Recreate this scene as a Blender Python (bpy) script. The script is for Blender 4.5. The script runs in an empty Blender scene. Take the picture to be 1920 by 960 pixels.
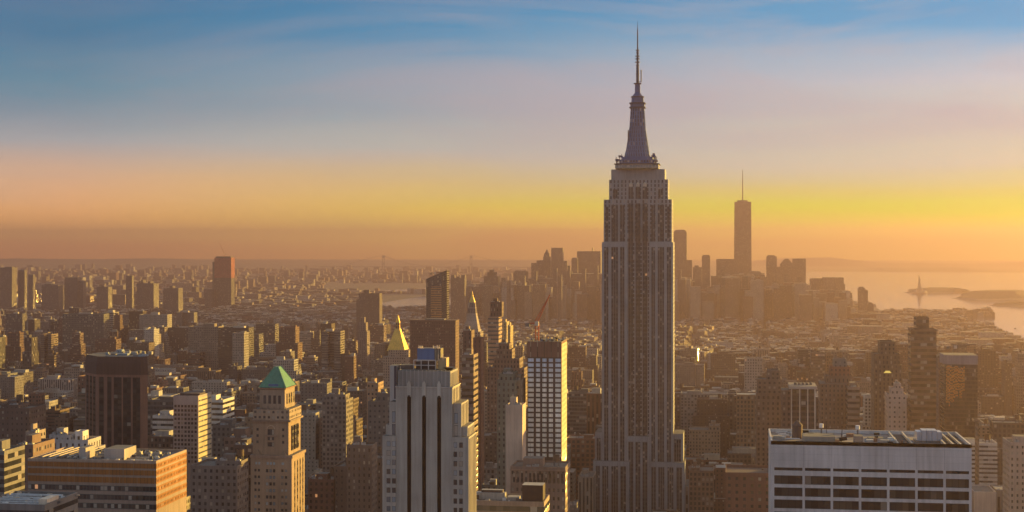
import bpy, math, random
import numpy as np
from mathutils import Vector

R = math.radians
rnd = random.Random(11)
C = bpy.context.scene.collection
scene = bpy.context.scene

# ------------------------------------------------------------------ camera
F, VX, EY, EYE = 2860.0, 1370.0, 455.0, 259.0      # focal length in photo pixels, street vanishing point, eye level, eye height
YAW = math.atan((VX - 960) / F)
cam = bpy.data.cameras.new('camera')
camo = bpy.data.objects.new('camera', cam)
C.objects.link(camo)
camo.location = (0, 0, EYE)
camo.rotation_euler = (R(90), 0, YAW)
cam.sensor_width = 36
cam.lens = 36 * F / 1920
cam.shift_y = (EY - 480) / 1920
cam.clip_start = 1
cam.clip_end = 90000
scene.camera = camo

# ------------------------------------------------------------------ sky, sun, exposure
SUN_EL, SUN_AZ = R(7.0), R(44.0)                    # azimuth measured from +Y (down the avenues) towards +X
sund = Vector((math.sin(SUN_AZ) * math.cos(SUN_EL), math.cos(SUN_AZ) * math.cos(SUN_EL), math.sin(SUN_EL)))
SKY_K, HAZE_D, HAZE_COL, HAZE_G = 0.32, 0.000096, (0.39, 0.285, 0.345), 0.62
EXPO = 1.5                                          # exposed for the shaded fronts, as the photograph is
SUN_K, SUN_COL = 5.0, (1.0, 0.61, 0.11)
scene.view_settings.view_transform = 'Standard'
scene.view_settings.look = 'None'
scene.view_settings.exposure = EXPO
scene.view_settings.gamma = 1
scene.view_settings.use_curve_mapping = False
scene.cycles.max_bounces = 5
scene.cycles.diffuse_bounces = 3
scene.cycles.volume_bounces = 0
scene.cycles.use_denoising = True

def lin(c):
    return tuple((v / 255 / 12.92) if v / 255 < 0.04045 else ((v / 255 + 0.055) / 1.055) ** 2.4 for v in c)

world = bpy.data.worlds.new('World')
scene.world = world
world.use_nodes = True
wn, wl = world.node_tree.nodes, world.node_tree.links
wn.clear()
def node(nt, kind, **kw):
    n = nt.nodes.new(kind)
    for k, v in kw.items():
        if k == 'inp':
            for i, x in v.items():
                n.inputs[i].default_value = x
        else:
            setattr(n, k, v)
    return n
def math_(nt, op, a, b=None, c=None, clamp=False):
    n = nt.nodes.new('ShaderNodeMath'); n.operation = op; n.use_clamp = clamp
    for i, v in enumerate((a, b, c)):
        if v is None: continue
        if isinstance(v, (int, float)): n.inputs[i].default_value = v
        else: nt.links.new(v, n.inputs[i])
    return n.outputs[0]
def mixc(nt, fac, a, b, blend='MIX'):
    n = nt.nodes.new('ShaderNodeMix'); n.data_type = 'RGBA'; n.blend_type = blend
    for s, v in ((n.inputs[0], fac), (n.inputs[6], a), (n.inputs[7], b)):
        if isinstance(v, (int, float)): s.default_value = v
        elif isinstance(v, tuple): s.default_value = tuple(v) + ((1,) if len(v) == 3 else ())
        else: nt.links.new(v, s)
    return n.outputs[2]
def ramp(nt, fac, stops):
    n = nt.nodes.new('ShaderNodeValToRGB')
    e = n.color_ramp.elements
    while len(e) < len(stops): e.new(0.5)
    for i, (p, c) in enumerate(stops):
        e[i].position = p; e[i].color = tuple(c) + (1,)
    nt.links.new(fac, n.inputs[0])
    return n.outputs[0]
wt = world.node_tree
tc = node(wt, 'ShaderNodeTexCoord')
sep = node(wt, 'ShaderNodeSeparateXYZ'); wl.new(tc.outputs['Generated'], sep.inputs[0])
elev = math_(wt, 'DIVIDE', sep.outputs[2], 0.2079, clamp=True)
# thin high haze: the low sky is warm, brightest towards the low sun, blue above
wob = node(wt, 'ShaderNodeTexNoise', inp={'Scale': 3.2, 'Detail': 5.0, 'Roughness': .42, 'Distortion': .4})
wmap = node(wt, 'ShaderNodeMapping'); wmap.inputs['Scale'].default_value = (1, 1, 9)
wmap.inputs['Rotation'].default_value = (0.05, -0.07, 0)
wl.new(tc.outputs['Generated'], wmap.inputs[0]); wl.new(wmap.outputs[0], wob.inputs['Vector'])
elevw = math_(wt, 'ADD', elev, math_(wt, 'MULTIPLY', math_(wt, 'SUBTRACT', wob.outputs[0], 0.5), 0.17), clamp=True)
def above(stops, air):
    """the sky as seen from the ground is this sky dimmed by the haze plus the haze's own glow: ask for the sky behind it"""
    out = []
    for p, c in stops:
        el = math.asin(max(.004, p * .2079)); path = min(193 / math.tan(el), 18000)
        T = max(.33, math.exp(-HAZE_D * path)); c = lin(c)
        out.append((p, tuple(max(.25 * v, (v - a * (1 - T)) / T) for v, a in zip(c, air))))
    return out
left = ramp(wt, elevw, above([(0, (196, 132, 92)), (.03, (204, 150, 98)), (.09, (200, 148, 102)), (.20, (196, 160, 134)), (.30, (160, 158, 158)),
                        (.43, (108, 136, 152)), (.75, (54, 108, 146)), (1, (34, 86, 132))], (.24, .14, .10)))
right = ramp(wt, elevw, above([(0, (188, 146, 62)), (.03, (198, 172, 52)), (.09, (180, 174, 48)), (.17, (194, 182, 104)), (.27, (196, 184, 162)),
                         (.50, (190, 186, 192)), (.57, (172, 182, 196)), (.66, (100, 160, 200)), (1, (50, 120, 176))], (.44, .21, .13)))
back = ramp(wt, elevw, [(0, lin((170, 146, 148))), (.2, lin((176, 156, 160))), (.5, lin((136, 154, 180))), (1, lin((100, 130, 172)))])
dotn = node(wt, 'ShaderNodeVectorMath', operation='DOT_PRODUCT')
wl.new(tc.outputs['Generated'], dotn.inputs[0])
dotn.inputs[1].default_value = (math.sin(SUN_AZ), math.cos(SUN_AZ), 0)
azf = node(wt, 'ShaderNodeMapRange', inp={1: 0.37, 2: 0.85, 3: 0.0, 4: 1.0}); wl.new(dotn.outputs['Value'], azf.inputs[0])
bkf = node(wt, 'ShaderNodeMapRange', inp={1: 0.25, 2: -0.35, 3: 0.0, 4: 1.0}); wl.new(dotn.outputs['Value'], bkf.inputs[0])
cl1 = node(wt, 'ShaderNodeTexNoise', inp={'Scale': 2.9, 'Detail': 9.0, 'Roughness': .56, 'Distortion': .7})
cmap = node(wt, 'ShaderNodeMapping'); cmap.inputs['Scale'].default_value = (1, 1, 6.5); cmap.inputs['Rotation'].default_value = (.06, -.16, 0); cmap.inputs['Location'].default_value = (.7, .2, .1)
wl.new(tc.outputs['Generated'], cmap.inputs[0]); wl.new(cmap.outputs[0], cl1.inputs['Vector'])
cden = node(wt, 'ShaderNodeMapRange', inp={1: .42, 2: .62, 3: 0.0, 4: .85}); wl.new(cl1.outputs[0], cden.inputs[0])
chi = node(wt, 'ShaderNodeMapRange', inp={1: .12, 2: .4, 3: 0.0, 4: 1.0}); wl.new(elev, chi.inputs[0])
cfac = math_(wt, 'MULTIPLY', math_(wt, 'MULTIPLY', cden.outputs[0], chi.outputs[0]), math_(wt, 'MULTIPLY_ADD', azf.outputs[0], .75, .25))
ccol = mixc(wt, azf.outputs[0], lin((160, 148, 158)), lin((186, 178, 186)))
low = mixc(wt, bkf.outputs[0], mixc(wt, cfac, mixc(wt, azf.outputs[0], left, right), ccol), back)
sky = node(wt, 'ShaderNodeTexSky', sky_type='NISHITA', sun_disc=False, sun_elevation=SUN_EL, sun_rotation=SUN_AZ)
skyk = mixc(wt, 1.0, sky.outputs[0], (SKY_K * 1.22, SKY_K, SKY_K * .84), 'MULTIPLY')
up = node(wt, 'ShaderNodeMapRange', inp={1: 0.19, 2: 0.34, 3: 0.0, 4: 1.0}); wl.new(sep.outputs[2], up.inputs[0])
final = mixc(wt, up.outputs[0], low, skyk)
bg = node(wt, 'ShaderNodeBackground'); wl.new(final, bg.inputs[0]); bg.inputs[1].default_value = 2 ** -EXPO * 1.06
wo = node(wt, 'ShaderNodeOutputWorld'); wl.new(bg.outputs[0], wo.inputs[0])

sun = bpy.data.lights.new('sun', 'SUN'); sun.energy = SUN_K; sun.color = SUN_COL; sun.angle = R(0.5)
suno = bpy.data.objects.new('sun', sun); C.objects.link(suno)
suno.rotation_euler = sund.to_track_quat('Z', 'Y').to_euler()
suno.location = (300, 300, 900)

# ------------------------------------------------------------------ helpers
cy, sy = math.cos(YAW), math.sin(YAW)
def ray(px, py):
    return (-sy * F + cy * (px - 960), cy * F + sy * (px - 960), EY - py)
def P(px, py, Y):
    d = ray(px, py); t = Y / d[1]
    return (d[0] * t, Y, EYE + d[2] * t)
def G(px, py, z=0.0):
    d = ray(px, py); t = (z - EYE) / d[2]
    return (d[0] * t, d[1] * t, z)
def XX(px, Y): return P(px, 455, Y)[0]
def ZZ(py, Y, px=960): return P(px, py, Y)[2]
def proj(x, y, z):
    dep = -sy * x + cy * y
    return (960 + F * (cy * x + sy * y) / dep, EY - F * (z - EYE) / dep, dep)

NW = (0, 0, 0)
class MB:
    def __init__(s):
        s.v, s.f, s.c, s.w, s.u = [], [], [], [], []
    def face(s, pts, col, win=NW, uv=None):
        i = len(s.v); s.v += [tuple(p) for p in pts]
        s.f.append(tuple(range(i, i + len(pts)))); s.c.append(col); s.w.append(win)
        s.u += uv if uv else [(p[0] / 4, p[1] / 4) for p in pts]
    def prism(s, poly, z0, z1, col, win=NW, bay=3.2, fl=3.6, roof=None, top=None, cap=True):
        """poly counter-clockwise seen from above; top = other outline of as many points"""
        tp = top or poly
        n = len(poly); nf = max(1, round((z1 - z0) / fl))
        for i in range(n):
            a, b = poly[i], poly[(i + 1) % n]; c, d = tp[(i + 1) % n], tp[i]
            nb = max(1, round(math.hypot(b[0] - a[0], b[1] - a[1]) / bay))
            s.face([(a[0], a[1], z0), (b[0], b[1], z0), (c[0], c[1], z1), (d[0], d[1], z1)], col, win,
                   [(0, 0), (nb, 0), (nb, nf), (0, nf)])
        if cap:
            s.face([(p[0], p[1], z1) for p in tp], roof or col)
        return s
    def box(s, x0, x1, y0, y1, z0, z1, col, win=NW, **k):
        s.prism([(x0, y0), (x1, y0), (x1, y1), (x0, y1)], z0, z1, col, win, **k)
        s.face([(x0, y0, z0), (x0, y1, z0), (x1, y1, z0), (x1, y0, z0)], col)
        return s
    def cone(s, cx, cy_, z0, z1, r0, r1, col, n=12, win=NW, roof=None, **k):
        a = [(cx + r0 * math.cos(2 * math.pi * (i + .5) / n), cy_ + r0 * math.sin(2 * math.pi * (i + .5) / n)) for i in range(n)]
        b = [(cx + r1 * math.cos(2 * math.pi * (i + .5) / n), cy_ + r1 * math.sin(2 * math.pi * (i + .5) / n)) for i in range(n)]
        s.prism(a, z0, z1, col, win, roof=roof, top=b, **k)
        return s
    def bar(s, p, q, w, col, h=None):
        p, q = Vector(p), Vector(q); d = (q - p)
        if d.length < 1e-6: return s
        d.normalize(); up = Vector((0, 0, 1)) if abs(d.z) < .9 else Vector((0, 1, 0))
        a = d.cross(up).normalized(); b = a.cross(d).normalized()
        a *= w / 2; b *= (h or w) / 2
        P0 = [p - a - b, p + a - b, p + a + b, p - a + b]; Q0 = [x + (q - p) for x in P0]
        for i in range(4):
            j = (i + 1) % 4
            s.face([P0[i], P0[j], Q0[j], Q0[i]], col)
        s.face(P0[::-1], col); s.face(Q0, col)
        return s
    def build(s, name, mat, parent=None, loc=(0, 0, 0)):
        """vertices are in world coordinates; the object sits at its parent's or at its own base point"""
        base = Vector(parent['base']) if parent is not None and 'base' in parent.keys() else Vector(loc)
        me = bpy.data.meshes.new(name)
        me.from_pydata([(p[0] - base.x, p[1] - base.y, p[2] - base.z) for p in s.v], [], s.f)
        uv = me.uv_layers.new(name='UVMap')
        uv.data.foreach_set('uv', np.array(s.u, 'f').ravel())
        for nm, dat in (('col', s.c), ('win', s.w)):
            at = me.attributes.new(nm, 'FLOAT_COLOR', 'FACE')
            at.data.foreach_set('color', np.array([tuple(x)[:3] + (1,) for x in dat], 'f').ravel())
        me.materials.append(mat)
        me.update()
        o = bpy.data.objects.new(name, me); C.objects.link(o)
        if parent is not None:
            o.parent = parent
        else:
            o.location = base
        return o

def tag(o, label=None, cat=None, group=None, kind=None):
    for k, v in (('label', label), ('category', cat), ('group', group), ('kind', kind)):
        if v: o[k] = v
    return o
def thing(name, label, cat, base, group=None):
    o = bpy.data.objects.new(name, None); C.objects.link(o)
    o.empty_display_size = 5
    o.location = base; o['base'] = tuple(base)
    return tag(o, label, cat, group)

# ------------------------------------------------------------------ materials
def new_mat(name):
    m = bpy.data.materials.new(name); m.use_nodes = True
    nt = m.node_tree; nt.nodes.clear()
    out = nt.nodes.new('ShaderNodeOutputMaterial'); bs = nt.nodes.new('ShaderNodeBsdfPrincipled')
    nt.links.new(bs.outputs[0], out.inputs[0])
    return m, nt, bs

def facade_mat(name, rough_wall=.85, metal=0.0, glass_rough=.12, blinds=.16, lit=0.0):
    m, nt, bs = new_mat(name); L = nt.links
    col = node(nt, 'ShaderNodeAttribute', attribute_name='col')
    win = node(nt, 'ShaderNodeAttribute', attribute_name='win')
    wsep = node(nt, 'ShaderNodeSeparateColor'); L.new(win.outputs['Color'], wsep.inputs[0])
    uv = node(nt, 'ShaderNodeUVMap', uv_map='UVMap')
    us = node(nt, 'ShaderNodeSeparateXYZ'); L.new(uv.outputs[0], us.inputs[0])
    def inside(coord, width):
        f = math_(nt, 'ABSOLUTE', math_(nt, 'SUBTRACT', math_(nt, 'FRACT', coord), .5))
        return math_(nt, 'LESS_THAN', f, math_(nt, 'MULTIPLY', width, .5))
    mask = math_(nt, 'MULTIPLY', inside(us.outputs[0], wsep.outputs[0]), inside(us.outputs[1], wsep.outputs[1]))
    fl = node(nt, 'ShaderNodeVectorMath', operation='FLOOR'); L.new(uv.outputs[0], fl.inputs[0])
    oi = node(nt, 'ShaderNodeObjectInfo')
    ad = node(nt, 'ShaderNodeVectorMath', operation='ADD'); L.new(fl.outputs[0], ad.inputs[0]); L.new(oi.outputs['Random'], ad.inputs[1])
    wn_ = node(nt, 'ShaderNodeTexWhiteNoise', noise_dimensions='3D'); L.new(ad.outputs[0], wn_.inputs['Vector'])
    pane = ramp(nt, wn_.outputs['Value'], [(0, (.012, .014, .017)), (.55, (.035, .036, .04)), (1 - blinds, (.07, .062, .055)), (min(.999, 1 - blinds + .02), (.24, .21, .18)), (1, (.34, .3, .26))])
    tint = mixc(nt, wsep.outputs[2], pane, (.30, .36, .42))
    # dirt and weathering on the walls: broad mottling plus fine streaks running down
    tco = node(nt, 'ShaderNodeTexCoord')
    n1 = node(nt, 'ShaderNodeTexNoise', inp={'Scale': .06, 'Detail': 4.0}); L.new(tco.outputs['Object'], n1.inputs['Vector'])
    mp = node(nt, 'ShaderNodeMapping'); mp.inputs['Scale'].default_value = (.9, .9, .05); L.new(tco.outputs['Object'], mp.inputs[0])
    n2 = node(nt, 'ShaderNodeTexNoise', inp={'Scale': 1.0, 'Detail': 3.0}); L.new(mp.outputs[0], n2.inputs['Vector'])
    v = math_(nt, 'ADD', math_(nt, 'MULTIPLY', n1.outputs[0], .9), math_(nt, 'MULTIPLY', n2.outputs[0], .75))
    v = math_(nt, 'ADD', v, .17)
    vv = node(nt, 'ShaderNodeCombineColor')
    for i in range(3): L.new(v, vv.inputs[i])
    wall = mixc(nt, 1.0, col.outputs['Color'], vv.outputs[0], 'MULTIPLY')
    L.new(mixc(nt, mask, wall, tint), bs.inputs['Base Color'])
    ro = math_(nt, 'ADD', math_(nt, 'MULTIPLY', mask, glass_rough - rough_wall), rough_wall)
    L.new(ro, bs.inputs['Roughness'])
    bs.inputs['Metallic'].default_value = metal
    bu = node(nt, 'ShaderNodeBump', inp={'Strength': .35, 'Distance': .3}); bu.invert = True
    L.new(mask, bu.inputs['Height']); L.new(bu.outputs[0], bs.inputs['Normal'])
    if lit:
        on = math_(nt, 'MULTIPLY', math_(nt, 'GREATER_THAN', wn_.outputs['Color'], 1 - lit), mask)
        bs.inputs['Emission Color'].default_value = (1.0, .42, .14, 1)
        L.new(math_(nt, 'MULTIPLY', on, .16), bs.inputs['Emission Strength'])
    return m
FAC = facade_mat('facade', lit=.05)
MET = facade_mat('painted_metal', rough_wall=.45, metal=.3)
GOLD = facade_mat('gilded_roof', rough_wall=.5, metal=.55)
GLZ = facade_mat('curtain_glass', rough_wall=.3, glass_rough=.05, blinds=.05)
BLK = facade_mat('black_opening', rough_wall=.5, glass_rough=.3, blinds=.03)
BLK.node_tree.nodes['Principled BSDF'].inputs['Specular IOR Level'].default_value = .05
ESBM = facade_mat('limestone', lit=.05, blinds=.12)

def bits(name, root, seq):
    for k in seq: MB().box(*k).build(name, FAC, root)
def ground_mat():
    m, nt, bs = new_mat('city_ground'); L = nt.links
    tco = node(nt, 'ShaderNodeTexCoord')
    n1 = node(nt, 'ShaderNodeTexNoise', inp={'Scale': .004, 'Detail': 8.0}); L.new(tco.outputs['Object'], n1.inputs['Vector'])
    L.new(ramp(nt, n1.outputs[0], [(.3, (.04, .04, .042)), (.55, (.075, .068, .06)), (.75, (.06, .065, .045))]), bs.inputs['Base Color'])
    bs.inputs['Roughness'].default_value = .9
    return m
def water_mat():
    m, nt, bs = new_mat('harbour_water'); L = nt.links
    bs.inputs['Base Color'].default_value = (.03, .04, .045, 1)
    bs.inputs['Roughness'].default_value = .11
    tco = node(nt, 'ShaderNodeTexCoord')
    n1 = node(nt, 'ShaderNodeTexNoise', inp={'Scale': .02, 'Detail': 6.0}); L.new(tco.outputs['Object'], n1.inputs['Vector'])
    bu = node(nt, 'ShaderNodeBump', inp={'Strength': .12, 'Distance': 1.5}); L.new(n1.outputs[0], bu.inputs['Height'])
    L.new(bu.outputs[0], bs.inputs['Normal'])
    return m
GRD, WAT = ground_mat(), water_mat()

def ngon(name, pts, mat, kind='structure'):
    me = bpy.data.meshes.new(name); me.from_pydata(pts, [], [tuple(range(len(pts)))]); me.materials.append(mat)
    o = bpy.data.objects.new(name, me); C.objects.link(o); o['kind'] = kind
    return o

# ------------------------------------------------------------------ the setting: ground, water, hills, haze
FAR = 23000
ngon('ground', [(-12000, -300, 0), (16000, -300, 0), (16000, FAR, 0), (-12000, FAR, 0)], GRD)
def wpoly(pix, z=0.4, name='water'):
    pts = [G(x, y, z) for x, y in pix]
    a = sum(pts[i][0] * pts[(i + 1) % len(pts)][1] - pts[(i + 1) % len(pts)][0] * pts[i][1] for i in range(len(pts)))
    return ngon(name, pts if a > 0 else pts[::-1], WAT)
wpoly([(1050, 536), (1300, 545), (1560, 552), (1605, 574), (1640, 599), (1700, 604), (1765, 606), (1790, 616), (1850, 630), (1880, 636), (2000, 648), (2300, 668), (2300, 513), (1500, 509), (1200, 522)])
wpoly([(690, 572), (720, 590), (860, 596), (1000, 590), (1000, 552), (800, 554)])
wpoly([(590, 549), (680, 553), (820, 546), (1000, 540), (1000, 534), (800, 540), (690, 546)], .5)
wpoly([(500, 596), (600, 597), (690, 590), (690, 585), (600, 588), (500, 590)], .5)

def islet(pix, h, name='harbour_island'):
    base = [G(x, y, .6) for x, y in pix]
    a = sum(base[i][0] * base[(i + 1) % len(base)][1] - base[(i + 1) % len(base)][0] * base[i][1] for i in range(len(base)))
    if a < 0: base = base[::-1]
    cx = sum(p[0] for p in base) / len(base); cy2 = sum(p[1] for p in base) / len(base)
    m = MB()
    low_ = [(p[0], p[1]) for p in base]
    mid = [(cx + (p[0] - cx) * .9, cy2 + (p[1] - cy2) * .85) for p in base]
    hi = [(cx + (p[0] - cx) * .55, cy2 + (p[1] - cy2) * .4) for p in base]
    m.prism(low_, .6, 3, (.09, .09, .08), top=mid, cap=False).prism(mid, 3, h, (.05, .06, .035), top=hi)
    r = random.Random(int(abs(cx)))
    for _ in range(46):
        t, q = r.uniform(-.8, .8), r.uniform(-.5, .5)
        i = max(p[0] for p in base) - min(p[0] for p in base)
        x, y = cx + t * i * .45, cy2 + q * 60
        rr = r.uniform(8, 26)
        m.cone(x, y, h * .35, h * .6 + rr * .55 * (1 - abs(t)), rr * 1.6, rr * .7, (.045, .055, .03), n=6)
    o = m.build(name, FAC); o['kind'] = 'structure'
    return o
islet([(1693, 549), (1730, 550), (1780, 549), (1828, 547.5), (1800, 544.5), (1720, 545)], 22)
islet([(1783, 560), (1840, 562), (1925, 561), (1960, 558), (1925, 553), (1830, 554)], 34)
islet([(1853, 573), (1900, 574.5), (1960, 574), (1960, 571), (1880, 570.5)], 9)

def ridge(name, px0, px1, D, y_lo, y_hi, seed, n=70):
    r = random.Random(seed); m = MB(); prev = None
    a, b, c2 = r.uniform(0, 6), r.uniform(0, 6), r.uniform(0, 6)
    for i in range(n + 1):
        t = i / n; px = px0 + (px1 - px0) * t
        w = (math.sin(t * 5 + a) + .6 * math.sin(t * 13 + b) + .3 * math.sin(t * 31 + c2) + r.uniform(-.12, .12)) / 3.8 + .5
        w *= min(1, t * 8, (1 - t) * 8)
        x = XX(px, D); h = max(2, ZZ(y_lo + (y_hi - y_lo) * w, D, px))
        cur = ((x, D - 500, 0), (x, D, h), (x, D + 700, h * .8), (x, D + 1500, 0))
        if prev:
            for k in range(3):
                m.face([prev[k], cur[k], cur[k + 1], prev[k + 1]], (.05, .055, .04))
        prev = cur
    o = m.build(name, FAC); o['kind'] = 'structure'
ridge('hills', -260, 1180, 19500, 500, 478, 3)
ridge('hills', 1340, 2300, 17500, 500, 480, 8)
ridge('hills', 1560, 2300, 14500, 514, 500, 21)

hz = bpy.data.meshes.new('haze')
hx0, hx1, hy0, hy1, hz0, hz1 = -11000, 15000, -200, FAR + 300, -1.0, 452.0
hv = [(x, y, z) for z in (hz0, hz1) for y in (hy0, hy1) for x in (hx0, hx1)]
hz.from_pydata(hv, [], [(0, 2, 3, 1), (4, 5, 7, 6), (0, 1, 5, 4), (2, 6, 7, 3), (0, 4, 6, 2), (1, 3, 7, 5)])
hm = bpy.data.materials.new('haze_air'); hm.use_nodes = True; hm.node_tree.nodes.clear()
hvn = node(hm.node_tree, 'ShaderNodeVolumePrincipled'); hvn.inputs['Color'].default_value = HAZE_COL + (1,)
hvn.inputs['Density'].default_value = HAZE_D; hvn.inputs['Anisotropy'].default_value = HAZE_G
hmo = node(hm.node_tree, 'ShaderNodeOutputMaterial'); hm.node_tree.links.new(hvn.outputs[0], hmo.inputs['Volume'])
hz.materials.append(hm)
hzo = bpy.data.objects.new('haze', hz); C.objects.link(hzo); hzo['kind'] = 'stuff'

# ------------------------------------------------------------------ colours
LIME, BEIGE, BROWN, BRICK, DKBR = (.36, .32, .28), (.40, .33, .26), (.13, .09, .07), (.20, .10, .075), (.07, .05, .045)
WHITE, GREY, DGREY, GRNGY, ROOF, ROOFL, BLACK = (.62, .58, .55), (.30, .29, .28), (.12, .115, .115), (.17, .19, .17), (.10, .095, .09), (.26, .25, .25), (.012, .012, .014)
PUNCH, STRIP, BAND, GRIDW = (.42, .52, 0), (.45, 1, 0), (1, .45, 0), (.62, .6, 0)

heroes = []          # ground footprint, protected picture range and how far down it must stay visible
def keep(px0, px1, yv, D, X0, X1, Y0, Y1):
    heroes.append((px0, px1, yv, D, X0, X1, Y0, Y1))

def parapet(m, x0, x1, y0, y1, z, col, h=1.2, t=.5):
    m.box(x0, x1, y0, y0 + t, z, z + h, col); m.box(x0, x1, y1 - t, y1, z, z + h, col)
    m.box(x0, x0 + t, y0 + t, y1 - t, z, z + h, col); m.box(x1 - t, x1, y0 + t, y1 - t, z, z + h, col)

def water_tank(root, x, y, z, k=1.0, col=(.10, .065, .045)):
    m = MB()
    for dx in (-1, 1):
        for dy in (-1, 1):
            m.bar((x + dx * 1.3 * k, y + dy * 1.3 * k, z), (x + dx * 1.3 * k, y + dy * 1.3 * k, z + 3 * k), .35 * k, DGREY)
    m.cone(x, y, z + 3 * k, z + 6.6 * k, 2.1 * k, 1.95 * k, col, cap=False)
    o = m.build('water_tank', FAC, root)
    MB().cone(x, y, z + 6.6 * k, z + 8.2 * k, 2.2 * k, .1, col).build('tank_roof', FAC, o)
    return o
def bulkhead(root, x0, x1, y0, y1, z, h, col, name='bulkhead', win=NW):
    return MB().box(x0, x1, y0, y1, z, z + h, col, win, roof=ROOF).build(name, FAC, root)
def fan_unit(root, x, y, z, w, d, h, col=(.3, .3, .31)):
    m = MB().box(x - w / 2, x + w / 2, y - d / 2, y + d / 2, z, z + h, col)
    m.cone(x, y, z + h, z + h + .5, min(w, d) * .35, min(w, d) * .35, DGREY)
    return m.build('cooling_unit', MET, root)

def tower(name, label, cat, D, tiers, yv, depth=25, col=BROWN, win=PUNCH, bay=3.2, fl=3.6, mat=None, group=None, top=True, seed=0, tank=False):
    """tiers: (px0, px1, y_top, set-back from D, depth or None) from the ground up; every px and y was read off the photo at distance D"""
    mat = mat or FAC
    t0 = tiers[0]
    X0, X1 = XX(t0[0], D), XX(t0[1], D)
    root = thing(name, label, cat, ((X0 + X1) / 2, D, 0), group)
    z0 = 0; dims = None
    for i, t in enumerate(tiers):
        Y = D + (t[3] if len(t) > 3 else 0); dep = t[4] if len(t) > 4 and t[4] else max(4, depth - 2 * (Y - D))
        x0, x1, z1 = XX(t[0], Y), XX(t[1], Y), ZZ(t[2], Y, (t[0] + t[1]) / 2)
        if z1 - z0 < .3: z1 = z0 + .3
        c = t[5] if len(t) > 5 and t[5] else col
        w = t[6] if len(t) > 6 else win
        m = MB().box(x0, x1, Y, Y + dep, z0, z1, c, w, bay=bay, fl=fl, roof=ROOF)
        m.build('tower_body' if i == 0 else 'upper_tier', mat, root)
        dims = (x0, x1, Y, Y + dep, z1, c)
        keep(min(t[0], t[1]), t[1], yv, D, x0, x1, Y, Y + dep)
        if i == len(tiers) - 1 or tiers[i + 1][1] - tiers[i + 1][0] < (t[1] - t[0]) - 3:
            pm = MB(); parapet(pm, x0, x1, Y, Y + dep, z1, c, 1.1, .45); pm.build('parapet', FAC, root)
        z0 = z1
    if top:
        r = random.Random(seed + int(t0[0] * 7))
        x0, x1, y0, y1, z, c = dims
        w, d = x1 - x0, y1 - y0
        bulkhead(root, x0 + w * .2, x0 + w * r.uniform(.45, .75), y0 + d * .3, y0 + d * .7, z, r.uniform(3, 5.5), c)
        for _ in range(3):
            fan_unit(root, x0 + w * r.uniform(.12, .88), y0 + d * r.uniform(.1, .28), z, 2.4, 2, r.uniform(1.2, 2.2))
        if tank: water_tank(root, x0 + w * r.uniform(.7, .85), y0 + d * .5, z)
    return root, dims

def crane(label, px, py_base, D, mast_h, jib, ang, col=(.36, .07, .03)):
    b = P(px, py_base, D)
    root = thing('tower_crane', label, 'crane', b, 'cranes on unfinished towers')
    m = MB(); w = 1.1
    for dx in (-w, w):
        for dy in (-w, w):
            m.bar((b[0] + dx, b[1] + dy, b[2]), (b[0] + dx, b[1] + dy, b[2] + mast_h), .45, col)
    k = max(2, int(mast_h / 2.5))
    for i in range(k):
        z, z2 = b[2] + mast_h * i / k, b[2] + mast_h * (i + 1) / k
        m.bar((b[0] - w, b[1] - w, z), (b[0] + w, b[1] - w, z2), .3, col); m.bar((b[0] + w, b[1] + w, z), (b[0] - w, b[1] + w, z2), .3, col)
    m.build('mast', MET, root)
    t = Vector((b[0], b[1], b[2] + mast_h)); d = Vector((math.cos(ang), 0, math.sin(ang)))
    u = Vector((-math.sin(ang), 0, math.cos(ang)))
    j = MB(); e = t + d * jib
    j.bar(t, e, .7, col); j.bar(t + u * 1.8, e, .5, col)
    for i in range(9):
        j.bar(t + d * jib * i / 9 + u * 1.8 * (1 - i / 9), t + d * jib * (i + .5) / 9, .3, col)
    j.build('jib', MET, root)
    cb = MB(); hd = Vector((1 if math.cos(ang) > 0 else -1, 0, 0))
    cb.bar(t, t - hd * 7, .9, col); q = t - hd * 6.4
    cb.box(q.x - 1.4, q.x + 1.4, q.y - 1, q.y + 1, q.z - 2.2, q.z + .3, DGREY)
    cb.build('counterweight', MET, root)
    MB().box(t.x - 1.3, t.x + 1.3, t.y - 2.4, t.y - 1.1, t.z - 1.5, t.z + 1.4, (.5, .45, .4)).build('cab', MET, root)
    return root

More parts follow.
